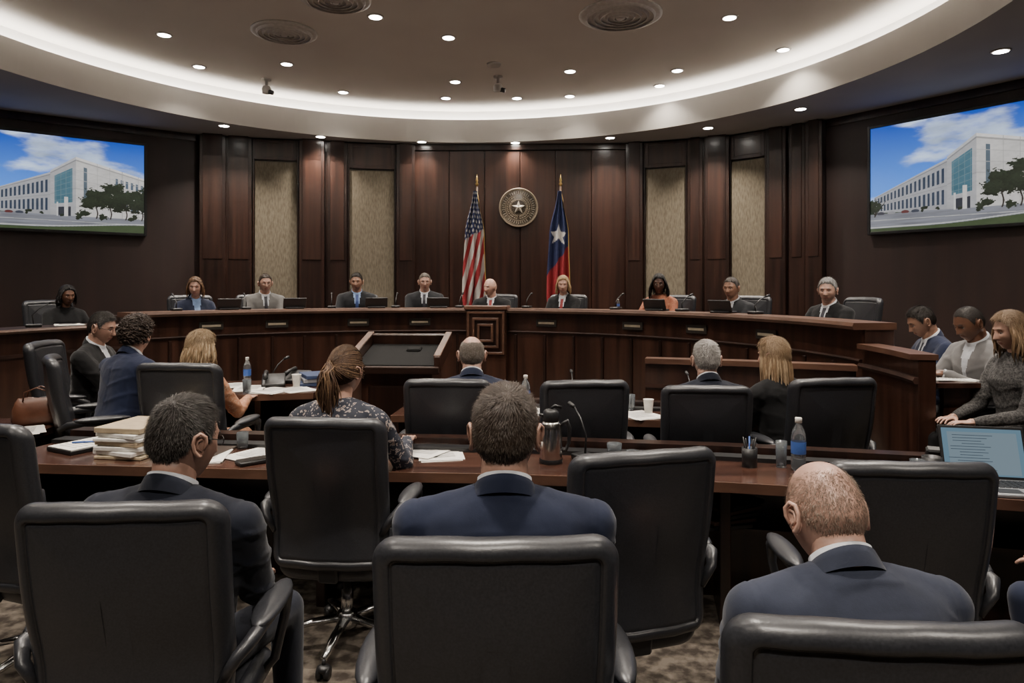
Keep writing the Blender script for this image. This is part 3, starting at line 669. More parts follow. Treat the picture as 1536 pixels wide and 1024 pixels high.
b.arc(D,[(3.58,0),(3.58,1.20),(3.66,1.20),(3.66,0)],-11,2,12,0); b.arc(D,[(3.52,1.20),(3.52,1.235),(3.68,1.235),(3.68,1.20)],-11.4,1.4,12,1); b.arc(D,[(3.55,1.05),(3.54,1.07),(3.55,1.09),(3.59,1.09),(3.59,1.05)],-11.2,2,12,4)
for a in(-11,): r=math.radians(a); b.box((D[0]+3.62*math.cos(r),D[1]+3.62*math.sin(r),.60),(.10,.04,1.20),0,rotz(r),.004)
b.arc(D,[(5.42,0),(5.42,.42),(3.66,.42),(3.66,0)],150,183,20,3)
WOOD_RAIL=noise_mat('wood_rail',(.022,.0098,.0066),(.045,.0195,.0128),.6,(3,3,9),5,1.2,spec=.3)
DM=[WOOD_DAIS,WOOD_TRIM,WOOD_D,CARPET,WOOD_RAIL]
b.obj('curved_dais',DM)
ang=math.atan2(8.45-D[1],-.29-D[0]); 
b=Bd(); b.box((0,-.05,.69),(.50,.14,1.38),0,None,.006); b.box((0,-.05,1.395),(.54,.20,.05),1,None,.008)
for s_,dd in ((.44,.0),(.30,.012),(.17,.024)):
    z0=1.09; y=-.13-dd
    for q in(-1,1): b.box((q*s_/2,y,z0),(.03,.025,s_*1.12+.03),1,None,.004); b.box((0,y,z0+q*s_*.56),(s_,.025,.03),1,None,.004)
b.box((0,-.13,1.09),(.30,.012,.34),2,None,.003)
b.obj('dais_emblem_pedestal',DM,(D[0]+3.60*math.cos(ang),D[1]+3.60*math.sin(ang),0),ang-math.pi/2)
NP=plain('nameplate',(.05,.045,.04),.3,.3); NT=plain('nameplate_text',(.35,.3,.22),.5)
members=[(-3.72,8.02),(-3.15,8.70),(-2.05,9.02),(-1.17,9.15),(-.27,9.00),(.66,8.75),(1.74,8.05),(2.38,7.35),(3.02,6.5)]
for i,(x,y) in enumerate(members):
    if i==4: continue
    a=math.atan2(y-D[1],x-D[0]); b=Bd(); b.box((0,0,0),(.26,.012,.09),0,None,.004); b.box((0,-.008,0),(.20,.004,.025),1,None,.001)
    b.obj('name_plate',[NP,NT],(D[0]+3.565*math.cos(a),D[1]+3.565*math.sin(a),1.215),a-math.pi/2)
def mic(x,y,z,ang,h=.32,lean=.18):
    b=Bd(); b.box((0,0,.015),(.10,.13,.03),0,None,.01,2); b.tube([(0,0,.03),(0,.01,h*.5),(0,-lean*.4,h*.8),(0,-lean,h)],[.006,.005,.005,.005],0,8); b.tube([(0,-lean,h),(0,-lean-.05,h+.012)],[.011,.013],0,10)
    b.obj('gooseneck_microphone',[BLACK],(x,y,z),ang)
SCRD=emis('monitor_glow',(.35,.45,.6),.35)
def monitor(x,y,z,ang):
    b=Bd(); b.box((0,0,.01),(.22,.16,.02),0,None,.006); b.box((0,-.06,.07),(.27,.014,.13),0,rotx(math.radians(20)),.006); b.box((0,-.050,.072),(.25,.003,.11),1,rotx(math.radians(20)),0)
    b.obj('desk_monitor',[BLACK,SCRD],(x,y,z),ang)
for i,(x,y) in enumerate(members):
    a=math.atan2(y-D[1],x-D[0]); a2=a+.085; mic(D[0]+3.74*math.cos(a2),D[1]+3.74*math.sin(a2),1.386,a-math.pi/2+math.pi,.17,.12)
    if i in(0,1,2,3,6,7):
        a3=a-.06; monitor(D[0]+3.72*math.cos(a3),D[1]+3.72*math.sin(a3),1.386,a-math.pi/2)
# ------------------------------------------------------------------ seal & flags
b=Bd()
def starp(R,r,n=5,rot=math.pi/2):
    return [(math.cos(rot+k*math.pi/n)*(R if k%2==0 else r),math.sin(rot+k*math.pi/n)*(R if k%2==0 else r)) for k in range(2*n)]
SB=plain('seal_dark',(.022,.017,.013),.5,.2); SG=plain('seal_bronze',(.36,.29,.21),.4,.5); SL=plain('seal_ivory',(.55,.49,.39),.5)
Rx=rotx(math.pi/2)
def disc(b,prof,mat): 
    t=Bd(); t.rev(prof,(0,0,0),mat,64); b.merge(t,Rx)
disc(b,[(.30,0),(.30,.03),(.290,.042),(.278,.03)],1); disc(b,[(.280,0),(.280,.03)],0)
for q in (.20,.268): b.tube([(q*math.cos(a),-.032,q*math.sin(a)) for a in np.linspace(0,2*math.pi,49)],.003,1,6)
for k in range(44):
    a=2*math.pi*k/44
    if k%11==5: continue
    c=(.233*math.cos(a),-.034,.233*math.sin(a)); R=roty(-(a-math.pi/2))
    b.box(c,(.005,.008,.034),2,R,0); 
    if k%2: b.box((c[0]*1.06,c[1],c[2]*1.06),(.017,.008,.005),2,R,0)
    if k%3: b.box((c[0]*.94,c[1],c[2]*.94),(.015,.008,.005),2,R,0)
sp=starp(.105,.042); v=[(x,-.033,z) for x,z in sp]+[(0,-.062,0)]; b.add(v,[[k,(k+1)%10,10] for k in range(10)],2,False)
b.tube([(.118*math.cos(a),-.034,.118*math.sin(a)) for a in np.linspace(0,2*math.pi,41)],.003,1,6)
for sx in(-1,1):
    for k in range(13):
        a=math.radians(-80+k*12); c=np.array([sx*.152*math.cos(a),-.034,.152*math.sin(a)])
        for o in(-1,1):
            b.ell(c+np.array([sx*o*.016*math.cos(a),0,o*.016*math.sin(a)]),(.007,.004,.016),1,roty(sx*(-a*1+o*.5)),8,6)
b.obj('state_seal',[SB,SG,SL],(.10,10.50-.02-.03,2.86),math.atan2(-.1,3.27))
def flag(name,x,y,kind):
    b=Bd(); b.rev([(.16,0),(.16,.03),(.05,.06),(.03,.12)],(0,0,0),0,24); b.tube([(0,0,.1),(0,0,2.72)],.014,1,12)
    b.rev([(.012,2.72),(.028,2.75),(.012,2.78),(.02,2.80),(.001,2.90)],(0,0,0),0,12)
    b.tube([(.0,-.02,2.66),(.03,-.05,2.5),(.02,-.06,2.3)],.006,0,6)
    nu,nv=110,130; U,V=np.meshgrid(np.linspace(0,1,nu),np.linspace(0,1,nv))
    top=2.64; Ht=1.78
    wd=.05+.17*sstep(0,.35,V)+.07*V - .05*sstep(.85,1,V)
    s=-1
    cx=s*.02*np.ones_like(V) + (-.02*V if kind=='us' else -.03*V)
    X=cx+(U-.5)*2*wd*.60+.014*np.sin(V*7+U*9)*V+.012*np.sin(U*math.pi*6)*V
    Y=-.05-.065*np.sin(U*math.pi*6+V*1.8)*(.35+.65*V)-.03-.02*np.sin(V*9+U*4)*V
    Z=top-V*Ht-.12*np.abs(U-.35)*V+.03*np.sin(U*16)*V
    P=np.stack([X.ravel(),Y.ravel(),Z.ravel()],1); i=np.arange(nv-1)[:,None]*nu; j=np.arange(nu-1)[None,:]
    F=np.stack([i+j,i+nu+j,i+nu+j+1,i+j+1],-1).reshape(-1,4); n0=b.n; b.add(P,F,2)
    C=np.zeros((nv,nu,3)); red=(.27,.016,.022); wh=(.48,.46,.43); bl=(.012,.020,.075)
    if kind=='us':
        ph=(U*4.2+V*5.2)*1.0; st=(np.floor(ph*1.35)%2)==0; C[:]=wh; C[st]=red
        can=(V<.40-.10*U)&(U<1.1); C[can]=bl
        fx=(U*6+(np.floor(V*26)%2)*.5)%1; fy=(V*26)%1; C[can&(np.hypot(fx-.5,(fy-.5)*.9)<.26)]=wh
    else:
        C[:]=red; C[V<.56-.25*(U-.5)]=bl; C[(V>.90)&(U<.35)]=wh
        xx=(U-.48)*2*.62*.25; zz=(.36-V)*Ht
        an_=np.arctan2(zz,xx)-math.pi/2; rr=np.hypot(xx,zz); k=np.abs(((an_+math.pi/5)%(2*math.pi/5))-math.pi/5)
        R_=.15
        ax_,ay_=R_,0; bx_,by_=R_*.40*math.cos(math.pi/5),R_*.40*math.sin(math.pi/5)
        px=rr*np.cos(k);py=rr*np.sin(k); m=((bx_-ax_)*(py-ay_)-(by_-ay_)*(px-ax_))>0; C[m]=(.62,.60,.57)
    ed=(U>.975)|(V>.985); C[ed]=(.45,.30,.08)
    o=b.obj(name,[GOLD,plain('flag_pole_wood',(.12,.06,.03),.4),FLG],(x,y,PZ-.08)); me=o.data
    at=me.color_attributes.new('Col','FLOAT_COLOR','POINT'); A=np.ones((len(me.vertices),4)); A[n0:n0+nu*nv,:3]=C.reshape(-1,3); at.data.foreach_set('color',A.ravel())
FLG=attr_mat('flag_cloth',.75)
flag('american_flag',-.52,10.12,'us'); flag('texas_flag',.72,10.10,'tx')
# ------------------------------------------------------------------ PEOPLE palette
NAVY=cloth('suit_navy',(.015,.0205,.044)); CHAR=cloth('suit_charcoal',(.016,.017,.020)); BLK=cloth('suit_black',(.008,.008,.009)); GREY=cloth('suit_grey',(.13,.125,.12),.8)
LGREY=cloth('suit_light_grey',(.17,.165,.165),.8); NAVY2=cloth('suit_blue_check',(.030,.036,.058)); NAVY3=cloth('suit_navy_dark',(.009,.0115,.021))
BLUE=cloth('suit_blue',(.013,.019,.048)); TWEED=noise_mat('tweed',(.015,.015,.015),(.085,.08,.078),.95,(90,90,90),4,1)
RUST=floral('rust_print',(.26,.08,.04),(.42,.22,.12),(.08,.02,.02),60); FLO=floral('floral_print',(.016,.019,.032),(.36,.31,.28),(.12,.05,.05),34); ORG=floral('orange_print',(.36,.16,.085),(.48,.34,.24),(.2,.06,.03),40)
TIEB=plain('tie_blue',(.03,.06,.2),.6); TIER=plain('tie_red',(.25,.015,.015),.6); TIEY=plain('tie_gold',(.4,.25,.05),.6); TIED=plain('tie_dark',(.02,.02,.03),.6); BLS=plain('shirt_blue',(.22,.33,.55),.8)
def yawto(x,y,tx,ty): return math.atan2(-(tx-x),(ty-y))
HB=((-.17,.36,.80),(.17,.36,.80)); HC1=((-.05,.36,.80),(.10,.34,.80))
mk=[dict(fem=True,sk='light',coat=NAVY,hc=(.13,.07,.035),style='bob',shirt=BLS,hyaw=-25,dz=-.02),
    dict(sk='light',coat=GREY,hc=(.05,.035,.025),tie=TIED,glasses=True,dz=.03),
    dict(sk='tan',coat=CHAR,hc=(.02,.015,.012),shirt=BLS,tie=TIEB,hyaw=-10,style='short',dz=.05),
    dict(sk='light',coat=CHAR,hc=(.16,.14,.12),tie=TIED,hyaw=8,glasses=True,dz=.05),
    dict(sk='pink',coat=BLK,hc=(.5,.47,.43),style='stubble',tie=TIER,hyaw=-30,dz=-.02),
    dict(fem=True,sk='pink',coat=BLK,hc=(.36,.25,.13),style='bob',hyaw=15,tie=TIER,dz=.01),
    dict(fem=True,sk='dark',coat=RUST,hc=(.012,.010,.009),style='wavy',suit=False,hyaw=25,glasses=True,dz=.02),
    dict(sk='tan',coat=CHAR,hc=(.10,.085,.075),tie=TIEY,hyaw=10,dz=-.03),
    dict(sk='pink',coat=BLK,hc=(.30,.29,.28),hc2=(.42,.41,.40),style='full',tie=TIED,hyaw=30,dz=-.05)]
for i,(x,y) in enumerate(members):
    ya=yawto(x,y,*D); k=dict(mk[i]); dz=k.pop('dz'); nm='council_woman' if k.get('fem') else 'council_man'
    person(nm,(x,y),ya,PZ+dz,lean=8,hands=HC1 if i%2 else HB,hpitch=3,detail=1,seed=20+i,k=.965,**k)
    dx,dy=x-D[0],y-D[1]; l=math.hypot(dx,dy)
    chair(x+dx/l*.10,y+dy/l*.10,math.degrees(ya)+(12 if i%2 else -10),PZ,.95)
person('staff_woman',(-4.80,7.35),yawto(-4.8,7.35,-2,5.5),.43,lean=6,hands=HB,fem=True,sk='brown',coat=BLK,style='bob',hc=(.012,.01,.01),seed=41,k=.93)
chair(-4.88,7.42,-118,.42,.98); chair(-5.15,6.85,-80,.42,1.0)
# right staff trio
b=Bd(); b.box((3.75,4.3,.10),(2.1,2.6,.20),0,None,.01); b.obj('floor_riser_right',[CARPET])
b=Bd(); b.strip([(2.64,4.25),(2.72,4.6),(2.72,5.50)],[(2.92,4.25),(2.98,4.6),(2.98,5.50)],1.02,1.05,0); b.box((2.82,4.32,.62),(.20,.04,.82),0,None,0); b.box((2.84,5.4,.61),(.22,.04,.82),0,None,0); b.obj('staff_side_desk',[WOOD_DAIS])
HDt=((-.15,.36,.87),(.13,.34,.87))
person('staff_man',(3.24,5.22),math.radians(80),.22,lean=12,hands=HDt,hpitch=24,sk='tan',coat=BLUE,style='short',hc=(.02,.015,.012),seed=51,k=.98,tie=TIED,detail=3)
person('staff_man',(3.17,4.65),math.radians(95),.22,lean=8,hands=HDt,hpitch=22,sk='brown',coat=LGREY,style='cropped',hc=(.03,.025,.022),seed=52,shirt=SHIRT,detail=3,k=.99)
person('staff_woman',(3.00,4.10),math.radians(92),.2,lean=4,hands=((-.1,.3,.67),(.08,.3,.67)),hpitch=8,hyaw=-6,fem=True,sk='light',coat=TWEED,style='wavy',hc=(.20,.125,.07),hc2=(.34,.23,.14),suit=False,seed=53,k=.98,pants=BLK,detail=3)
chair(3.34,5.22,80,.2,.95); chair(3.28,4.64,92,.2,.95); chair(3.10,4.08,90,.2,.95)
# ------------------------------------------------------------------ well furniture
b=Bd(); nr=[(1.05,5.38),(1.75,5.18),(2.46,4.88)]; fr=[(1.07,5.43),(1.77,5.23),(2.48,4.93)]
b.strip(nr,fr,0,1.06,0); b.strip([(p[0]-.01,p[1]-.04) for p in nr],[(p[0]+.01,p[1]+.04) for p in fr],1.05,1.09,1); b.strip([(p[0]-.004,p[1]-.015) for p in nr],nr,.86,.89,4)
b.obj('wood_partition',DM)
b=Bd()
b.box((0,.22,.50),(.58,.44,1.0),0,None,.006); b.box((0,.22,.04),(.64,.5,.08),2,None,.006)
Rt=rotx(math.radians(14))
b.box((0,.20,1.05),(.72,.58,.05),0,Rt,.006); 
for sx in(-1,1): b.box((sx*.345,.20,1.11),(.05,.60,.13),0,Rt,.008); b.box((sx*.345,.20,1.178),(.056,.61,.012),1,Rt,.004)
b.box((0,.47,1.19),(.72,.04,.10),0,Rt,.006); b.box((0,.20,1.082),(.64,.52,.014),3,Rt,.004); b.box((0,-.09,.99),(.72,.03,.06),4,Rt,.006)
b.box((.08,.30,1.12),(.12,.09,.03),3,Rt,.01)
b.box((0,.22,.52),(.46,.46,.66),2,None,.006)
b.obj('lectern',[WOOD_DAIS,WOOD_TRIM,WOOD_D,MATTEB,WOOD_RAIL],(-.93,5.5,0),math.radians(-4))
b=Bd(); b.box((0,0,.40),(.62,.4,.80),0,None,.006); b.box((0,0,.81),(.68,.46,.03),1,None,.006); b.obj('side_podium',[WOOD_DAIS,WOOD_D],(-.33,5.75,0),math.radians(-8))
def table(name,near,far,z,zb,cable=None):
    b=Bd(); b.strip(near,far,z-.04,z,0)
    b.strip([(p[0],p[1]-.008) for p in near],near,z-.045,z+.002,1)
    f2=[((p[0]*.15+q[0]*.85),(p[1]*.15+q[1]*.85)) for p,q in zip(near,far)]; f3=[(p[0],p[1]+.03) for p in f2]
    b.strip(f2,f3,zb,z-.04,2)
    n2=[((p[0]*.55+q[0]*.45),(p[1]*.55+q[1]*.45)) for p,q in zip(near,far)]
    b.strip(n2,f2,z-.32,z-.30,2)
    if cable:
        c1=[((p[0]*.34+q[0]*.66),(p[1]*.34+q[1]*.66)) for p,q in zip(near,far)]; c2=[((p[0]*.2+q[0]*.8),(p[1]*.2+q[1]*.8)) for p,q in zip(near,far)]
        b.strip(c1,c2,z,z+.022,3)
        b.strip(f2,far,z,z+.05,2)
    for i in range(len(near)):
        p=near[i];q=far[i]; c=((p[0]*.4+q[0]*.6),(p[1]*.4+q[1]*.6))
        a=math.atan2(q[1]-p[1],q[0]-p[0]); ins=(.05 if i==0 else -.05 if i==len(near)-1 else 0)
        b.box((c[0]+ins,c[1],(zb+z-.04)/2),(.42,.05,z-.04-zb),2,rotz(a),.004)
    return b.obj(name,[WOOD_TOP,WOOD_TRIM,WOOD_D,BLACK])
nB=[(-2.75,3.50),(-1.9,3.42),(-1.0,3.34),(0,3.28),(1.0,3.14),(2.0,2.92),(3.1,2.62)]
fB=[(-2.6,4.15),(-1.8,4.06),(-.95,3.98),(.06,3.90),(1.12,3.74),(2.18,3.50),(3.3,3.18)]
table('conference_table',nB,fB,.75,0,True)
nC=[(-.85,4.78),(.3,4.70),(1.3,4.55),(2.15,4.38)]; fC=[(-.80,5.30),(.35,5.22),(1.4,5.06),(2.28,4.84)]
table('conference_table',nC,fC,.75,0,True)
b=Bd(); b.strip([(-4.3,4.75),(-2.9,4.75),(-2.88,4.0),(-1.55,4.25)],[(-4.3,6.3),(-2.9,6.45),(-2.2,6.55),(-1.45,6.6)],0,.10,0); b.obj('floor_riser_left',[CARPET])
table('conference_table',[(-2.45,4.98),(-1.95,5.05),(-1.5,5.15)],[(-2.75,5.75),(-2.05,5.85),(-1.45,5.9)],.85,.10)
table('conference_table',[(-4.3,4.1),(-2.95,4.10)],[(-4.3,4.68),(-2.95,4.66)],.75,0)
# ------------------------------------------------------------------ chairs & people mid
HT=((-.16,.40,.80),(.16,.40,.80)); HT1=((-.06,.38,.80),(.14,.40,.80)); HL=((-.09,.30,.66),(.08,.30,.66))
chair(-.37,4.38,-3); person('seated_man',(-.26,4.42),math.radians(2),0,lean=10,hands=HT,sk='pink',coat=NAVY,style='horseshoe',hc=(.11,.088,.07),hc2=(.20,.175,.155),detail=3,seed=61,hyaw=4,k=1.0,hs=1.03)
chair(.41,4.33,4); 
chair(1.16,4.25,-6,0,.98); person('seated_man',(1.25,4.34),math.radians(2),0,lean=10,hands=HL,sk='pink',coat=NAVY3,style='short',hc=(.26,.24,.225),hc2=(.42,.40,.375),detail=3,seed=62,hyaw=-8,k=.98,hs=1.05)
chair(1.82,4.26,8,0,1.02); person('seated_woman',(1.68,4.34),math.radians(18),0,lean=6,hands=HL,fem=True,sk='light',coat=BLK,style='long',hc=(.25,.16,.09),hc2=(.42,.30,.185),detail=3,seed=63,hyaw=25,suit=False,k=1.0)
chair(-3.36,5.40,-80,.10,1.02); person('seated_man',(-3.26,5.38),math.radians(-82),.10,lean=6,hands=HT1,sk='light',coat=BLK,style='short',hc=(.03,.025,.022),hc2=(.16,.15,.14),detail=3,seed=64,hyaw=-6,hpitch=12,k=1.02,glasses=True)
chair(-2.72,4.60,-58,.10,1.0); person('seated_man',(-2.64,4.66),math.radians(-20),.12,lean=14,hands=HT,sk='light',coat=BLUE,style='curly',hc=(.035,.024,.018),detail=3,seed=65,k=1.0,twist=-8,hyaw=6)
chair(-1.99,4.42,-4,.09,1.0); person('seated_woman',(-2.15,4.60),math.radians(-12),.06,lean=12,hands=HT,fem=True,sk='light',coat=ORG,style='wavy',hc=(.27,.18,.10),hc2=(.46,.34,.21),detail=3,seed=66,suit=False,k=.98,hyaw=-25)
chair(-.76,3.18,-6,0,1.0); person('seated_woman',(-.84,3.30),math.radians(-10),0,lean=12,hands=((-.16,.38,.80),(.20,.40,.80)),fem=True,sk='light',coat=FLO,style='ponytail',hc=(.075,.040,.024),hc2=(.21,.125,.07),detail=2,seed=67,suit=False,k=1.03,hyaw=-18,hpitch=2,pants=BLK,wide=1.1)
chair(.375,2.60,14,0,1.0)
chair(1.28,2.46,-4,0,1.0)
chair(-1.98,2.98,-22,0,1.02)
chair(2.26,2.20,35,0,.96); person('seated_man',(2.20,2.22),math.radians(38),0,lean=2,hands=HL,sk='light',coat=NAVY,style='short',seed=75,k=1.0,detail=1)
# row A foreground
chair(-1.02,2.06,3,0,1.0)
person('seated_man',(-1.00,2.06),math.radians(-10),-.02,lean=4,hands=HL,sk='light',coat=NAVY3,style='short',hc=(.026,.021,.018),hc2=(.12,.11,.10),detail=2,seed=71,hyaw=-20,hpitch=8,k=1.0,glasses=True,wide=1.12,hs=1.06)
chair(-.04,1.79,1,0,1.01)
person('seated_man',(-.02,1.88),math.radians(0),.0,lean=3,hands=HL,sk='light',coat=NAVY,style='short',hc=(.048,.032,.022),hc2=(.11,.088,.07),detail=2,seed=72,hyaw=-4,hpitch=3,k=1.03,wide=1.12,hs=1.05)
chair(.65,1.46,-4,0,.99)
person('seated_man',(.755,1.52),math.radians(4),-.03,lean=10,hands=HL,sk='pink',coat=NAVY2,style='stubble',hc=(.15,.10,.07),hc2=(.24,.18,.14),detail=2,seed=73,hyaw=3,hpitch=26,k=.98,hunch=.02,wide=1.10,hs=1.06,nk=.535)
# ------------------------------------------------------------------ table items
GLS=plain('clear_plastic',(.75,.82,.88),.05,0,.5,.92); WAT=plain('label_blue',(.05,.12,.4),.4); CUP=plain('paper_cup',(.75,.73,.68),.7)
def bottle(x,y,z,h=.235):
    b=Bd(); k=h/.235; b.rev([(.028*k,0),(.032*k,.006*k),(.032*k,.05*k),(.030*k,.055*k),(.032*k,.06*k),(.032*k,.15*k),(.026*k,.18*k),(.013*k,.205*k),(.012*k,.215*k)],(0,0,0),0,24)
    b.rev([(.0325*k,.075*k),(.0328*k,.077*k),(.0328*k,.128*k),(.0325*k,.13*k)],(0,0,0),1,24,True,False); b.rev([(.015*k,.213*k),(.015*k,.235*k),(.013*k,.237*k)],(0,0,0),2,16)
    b.obj('water_bottle',[GLS,WAT,CUP],(x,y,z))
def glass(x,y,z,h=.11,r=.033):
    b=Bd(); b.rev([(r*.85,0),(r,h),(r*.93,h),(r*.8,.012),(.002,.012)],(0,0,0),0,24); b.obj('drinking_glass',[GLS],(x,y,z))
def cup(x,y,z):
    b=Bd(); b.rev([(.026,0),(.037,.10),(.039,.102),(.036,.10),(.025,.01),(.002,.01)],(0,0,0),0,24); b.obj('paper_cup',[CUP],(x,y,z))
INK=plain('ink_print',(.25,.25,.26),.8)
def papers(x,y,z,deg,n=6,w=.216,d=.28,spread=12):
    b=Bd(); r=random.Random(x*91+y)
    for i in range(n):
        b.box((r.uniform(-.01,.01)*spread/8,r.uniform(-.01,.01)*spread/8,.0008+i*.0018),(w,d,.0014),0,rotz(math.radians(r.uniform(-spread,spread))),0)
    for k in range(9): b.box((0-.01,d*.38-k*d*.08,.0012+n*.0018),(w*.7,.004,.0006),1,None,0)
    b.obj('paper_sheets',[PAPER,INK],(x,y,z),math.radians(deg))
TZ=.75
b=Bd(); b.rev([(.055,0),(.058,.01),(.058,.17),(.050,.20),(.040,.215)],(0,0,0),0,32); b.rev([(.042,.212),(.044,.235),(.040,.262),(.028,.272),(.008,.275)],(0,0,0),1,28)
b.rev([(.0585,.0),(.0595,.002),(.0595,.022),(.0585,.024)],(0,0,0),1,32,True,False)
b.tube([(.052,0,.19),(.085,0,.21),(.098,0,.17),(.095,0,.10),(.078,0,.06),(.056,0,.055)],[.010,.012,.011,.010,.009,.008],1,10); b.tube([(-.03,0,.235),(-.062,0,.25)],[.012,.007],1,10); b.tube([(0,0,.275),(.02,0,.29),(.055,0,.28)],[.008,.009,.008],1,8)
b.obj('coffee_thermos',[STEEL,BLACK],(.20,3.50,TZ),math.radians(10))
mic(.38,3.55,TZ,math.pi+.5,.26,.10); glass(.54,3.60,TZ,.075,.04); glass(.62,3.50,TZ,.06,.036)
bottle(1.41,3.36,TZ,.255); glass(1.345,3.41,TZ,.13,.028)
def pens(x,y):
    b=Bd(); b.rev([(.036,0),(.038,.095),(.034,.095),(.033,.01),(.002,.01)],(0,0,0),0,20)
    for k in range(5): a=k*1.26; b.tube([(.01*math.cos(a),.01*math.sin(a),.012),(.032*math.cos(a),.032*math.sin(a),.145)],.004,1 if k==1 else 0,6)
    b.obj('pen_holder',[BLACK,WAT],(x,y,TZ))
pens(1.19,3.42)
def mug(x,y,z,m=None):
    b=Bd(); b.rev([(.040,0),(.043,.01),(.043,.10),(.039,.10),(.038,.012),(.002,.012)],(0,0,0),0,24); b.tube([(.042,0,.08),(.07,0,.075),(.075,0,.05),(.065,0,.028),(.042,0,.024)],.006,0,8); b.obj('coffee_mug',[m or BLACK],(x,y,z),.5)
mug(1.98,3.22,TZ); glass(1.90,3.20,TZ,.09)
b=Bd(); b.box((0,0,.06),(.12,.05,.12),0,rotx(.3),.008); b.box((0,.03,.01),(.14,.12,.02),0,None,.006); b.obj('desk_phone',[BLACK],(2.08,3.32,TZ),-.4)
b=Bd(); b.tube([(0,0,.005),(.08,.03,.006),(.15,-.02,.02),(.22,.02,.03),(.30,.10,.012)],.005,0,8); b.box((.0,0,.012),(.05,.03,.022),0,None,.006); b.obj('power_cable',[BLACK],(1.62,3.22,TZ))
LB=plain('laptop_body',(.35,.36,.38),.35,.6)
LSE=emis('laptop_display',(.30,.50,.66),.42); LT=emis('laptop_text',(.12,.16,.22),.35); LW=emis('laptop_page',(.42,.56,.66),.42)
b=Bd(); b.box((0,0,.009),(.36,.25,.018),0,None,.006,2)
for r_ in range(5):
    for c_ in range(13): b.box((-.15+c_*.025,.085-r_*.024,.0195),(.020,.019,.003),1,None,0)
b.box((0,-.075,.0185),(.10,.065,.002),1,None,0)
Rs=rotx(math.radians(-18)); hb=np.array([0,.125,.016])
def sb(cx,cy,cz,sz,m): b.box(hb+Rs@np.array([cx,cy,cz]),sz,m,Rs,.002)
sb(0,.004,.12,(.36,.008,.24),1); sb(0,-.0015,.12,(.335,.004,.215),2); sb(0,-.004,.115,(.29,.002,.19),4)
for k in range(13): sb(-.04-(k%3)*.012,-.0055,.195-k*.013,(.17-(k%4)*.025,.001,.0025),3)
b.obj('laptop',[LB,BLACK,LSE,LT,LW],(2.16,3.02,TZ),math.radians(-12))
papers(-.46,3.72,TZ,-20); papers(-.38,3.66,TZ,15,3)
b=Bd(); z=0; r=random.Random(3)
for i in range(7):
    h_=r.choice([.018,.024,.03]); b.box((r.uniform(-.012,.012),r.uniform(-.012,.012),z+h_/2),(.27,.33,h_-.002),0 if i%3 else 1,rotz(r.uniform(-.12,.12)),.003); z+=h_
b.obj('document_stack',[PAPER,plain('manila',(.45,.36,.24),.8)],(-2.03,3.72,TZ),math.radians(-14))
b=Bd(); b.box((0,0,.012),(.23,.30,.024),1,None,.004); b.box((0,0,.026),(.22,.29,.004),0,None,.001); b.tube([(-.05,-.05,.034),(.07,.06,.034)],.005,2,8)
for k in range(8): b.box((0,.11-k*.03,.0285),(.16,.003,.001),3,None,0)
b.obj('notebook_and_pen',[PAPER,BLACK,WAT,INK],(-2.38,3.82,TZ),math.radians(-28))
papers(-1.36,3.66,TZ,-30,3); papers(-1.62,3.60,TZ,10,5,.216,.28,6)
b=Bd(); b.box((0,0,.012),(.085,.16,.022),0,None,.008,2); b.box((0,0,.0235),(.075,.145,.002),1,None,0); b.obj('mobile_phone',[BLACK,DARK],(-1.32,3.48,TZ),math.radians(-50))
b=Bd(); b.box((0,0,.006),(.40,.28,.012),0,None,.003); b.obj('leather_folder',[plain('folder_leather',(.05,.035,.028),.4)],(-1.75,3.72,TZ),math.radians(-8))
glass(-1.5,3.80,TZ,.09)
b=Bd()
for i in range(5): b.box((.02*i,.01*i,.012+i*.022),(.24,.28,.018),i%2,rotz(.1*i),.002)
b.obj('binder_stack',[BLACK,plain('folder_rust',(.07,.035,.025),.7)],(1.05,3.50,.45),.2)
cup(.97,4.85,TZ); glass(.86,4.95,TZ,.12); glass(1.45,4.78,TZ,.10); bottle(.10,5.02,TZ,.25); papers(.90,4.76,TZ,20,4); papers(1.62,4.68,TZ,-10,4); papers(.72,4.84,TZ,-15,3); papers(.1,4.9,TZ,5,4)
mic(1.3,4.95,TZ,math.pi,.25,.1); papers(1.95,4.6,TZ,12,4); mic(.45,5.05,TZ,math.pi,.25,.1); bottle(.80,5.06,TZ,.21); glass(1.50,4.92,TZ,.12)
b=Bd(); b.box((0,0,.05),(.05,.04,.10),0,None,.006); b.box((0,.0,.11),(.14,.05,.03),0,None,.01); b.obj('desk_phone',[BLACK],(.62,5.02,TZ))
tz=.85
papers(-2.05,5.35,tz,10,5); papers(-1.85,5.25,tz,-20,4); papers(-2.25,5.5,tz,25,4); papers(-1.68,5.30,tz,40,3); bottle(-2.18,5.62,tz,.22); mic(-1.95,5.6,tz,2.6,.2,.1)
glass(-2.0,5.15,tz,.10); cup(-1.72,5.45,tz)
b=Bd(); 
for i in range(3): b.box((.01*i,0,.015+i*.03),(.24,.30,.028),i%2,rotz(.1*i),.003)
b.obj('binder_stack',[plain('binder_navy',(.03,.05,.12),.5),plain('binder_grey',(.2,.2,.22),.6)],(-1.62,5.62,tz),.3)
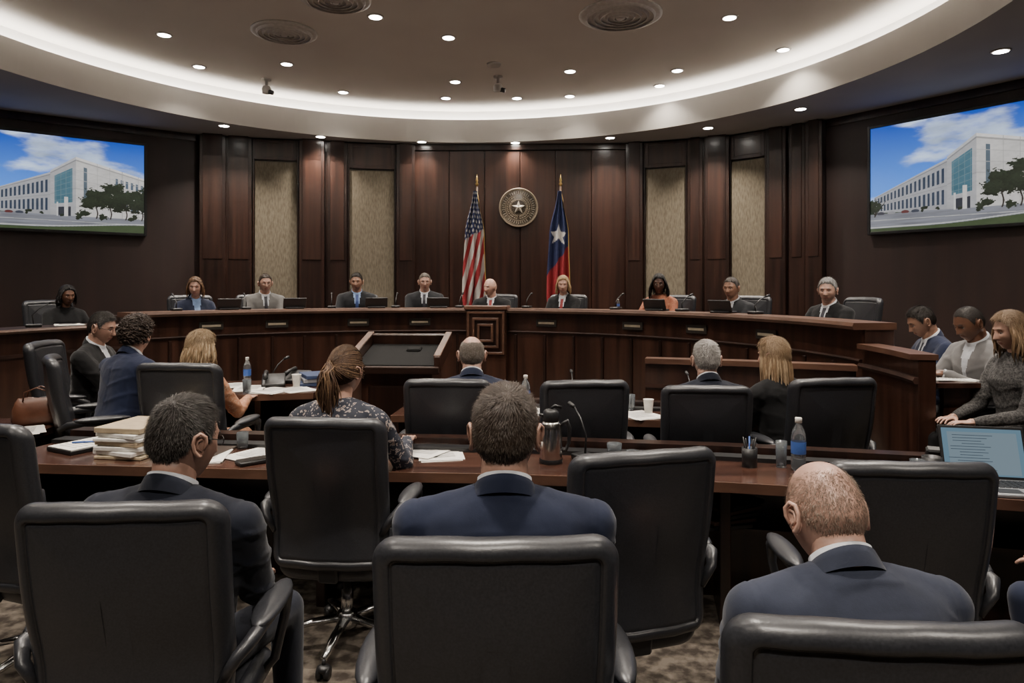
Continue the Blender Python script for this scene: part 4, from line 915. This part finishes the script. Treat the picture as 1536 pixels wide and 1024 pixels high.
def dphone(x,y,z,a):
    b=Bd(); b.box((0,0,.04),(.18,.2,.05),0,rotx(math.radians(20)),.012,2); b.tube([(-.06,-.08,.08),(-.065,0,.10),(-.06,.08,.105)],[.02,.012,.02],0,10); b.box((.03,.05,.078),(.08,.05,.006),1,rotx(math.radians(20)),0)
    b.obj('desk_phone',[BLACK,NP],(x,y,z),a)
dphone(-1.92,5.5,tz,.3); dphone(-1.80,5.72,tz,-.2)
b=Bd(); BR=plain('bag_leather',(.11,.040,.02),.45)
rings=[]
for zz,rx,ry in ((0,.14,.065),(.02,.15,.075),(.09,.145,.07),(.14,.13,.045),(.165,.115,.022)):
    a=np.linspace(0,2*math.pi,28,endpoint=False); rings.append(np.stack([np.sign(np.cos(a))*np.abs(np.cos(a))**.6*rx,np.sign(np.sin(a))*np.abs(np.sin(a))**.6*ry,np.full(28,zz)+.008*np.sin(a*4)],1))
b.loft(rings,0); 
for s_ in(-1,1): b.tube([(-.08,s_*.03,.15),(-.07,s_*.035,.21),(0,s_*.04,.24),(.07,s_*.035,.21),(.08,s_*.03,.15)],.005,0,8)
b.obj('handbag',[BR],(-3.12,4.50,TZ),.3)
papers(-3.6,4.35,TZ,10,4); papers(-3.05,4.25,TZ,30,3)
papers(2.82,4.42,1.05,80,5,.2,.26); papers(2.85,4.8,1.05,95,4); bottle(2.84,5.1,1.05,.2); papers(2.85,5.2,1.05,85,4)
mic(-4.45,6.35,1.275,2.2,.22,.12); papers(-4.35,6.7,1.275,30,4)
bottle(1.23,7.9,1.386,.12)
# ------------------------------------------------------------------ camera
cd=bpy.data.cameras.new('camera'); cd.lens=24; cd.sensor_width=36; cd.shift_y=-82/1536; cd.clip_start=.05
co=bpy.data.objects.new('camera',cd); co.location=(0,0,1.65); co.rotation_euler=(math.radians(90),0,0); COL.objects.link(co); sc.camera=co
w=bpy.data.worlds.new('World'); sc.world=w; w.use_nodes=True; w.node_tree.nodes['Background'].inputs[0].default_value=(.01,.01,.012,1)
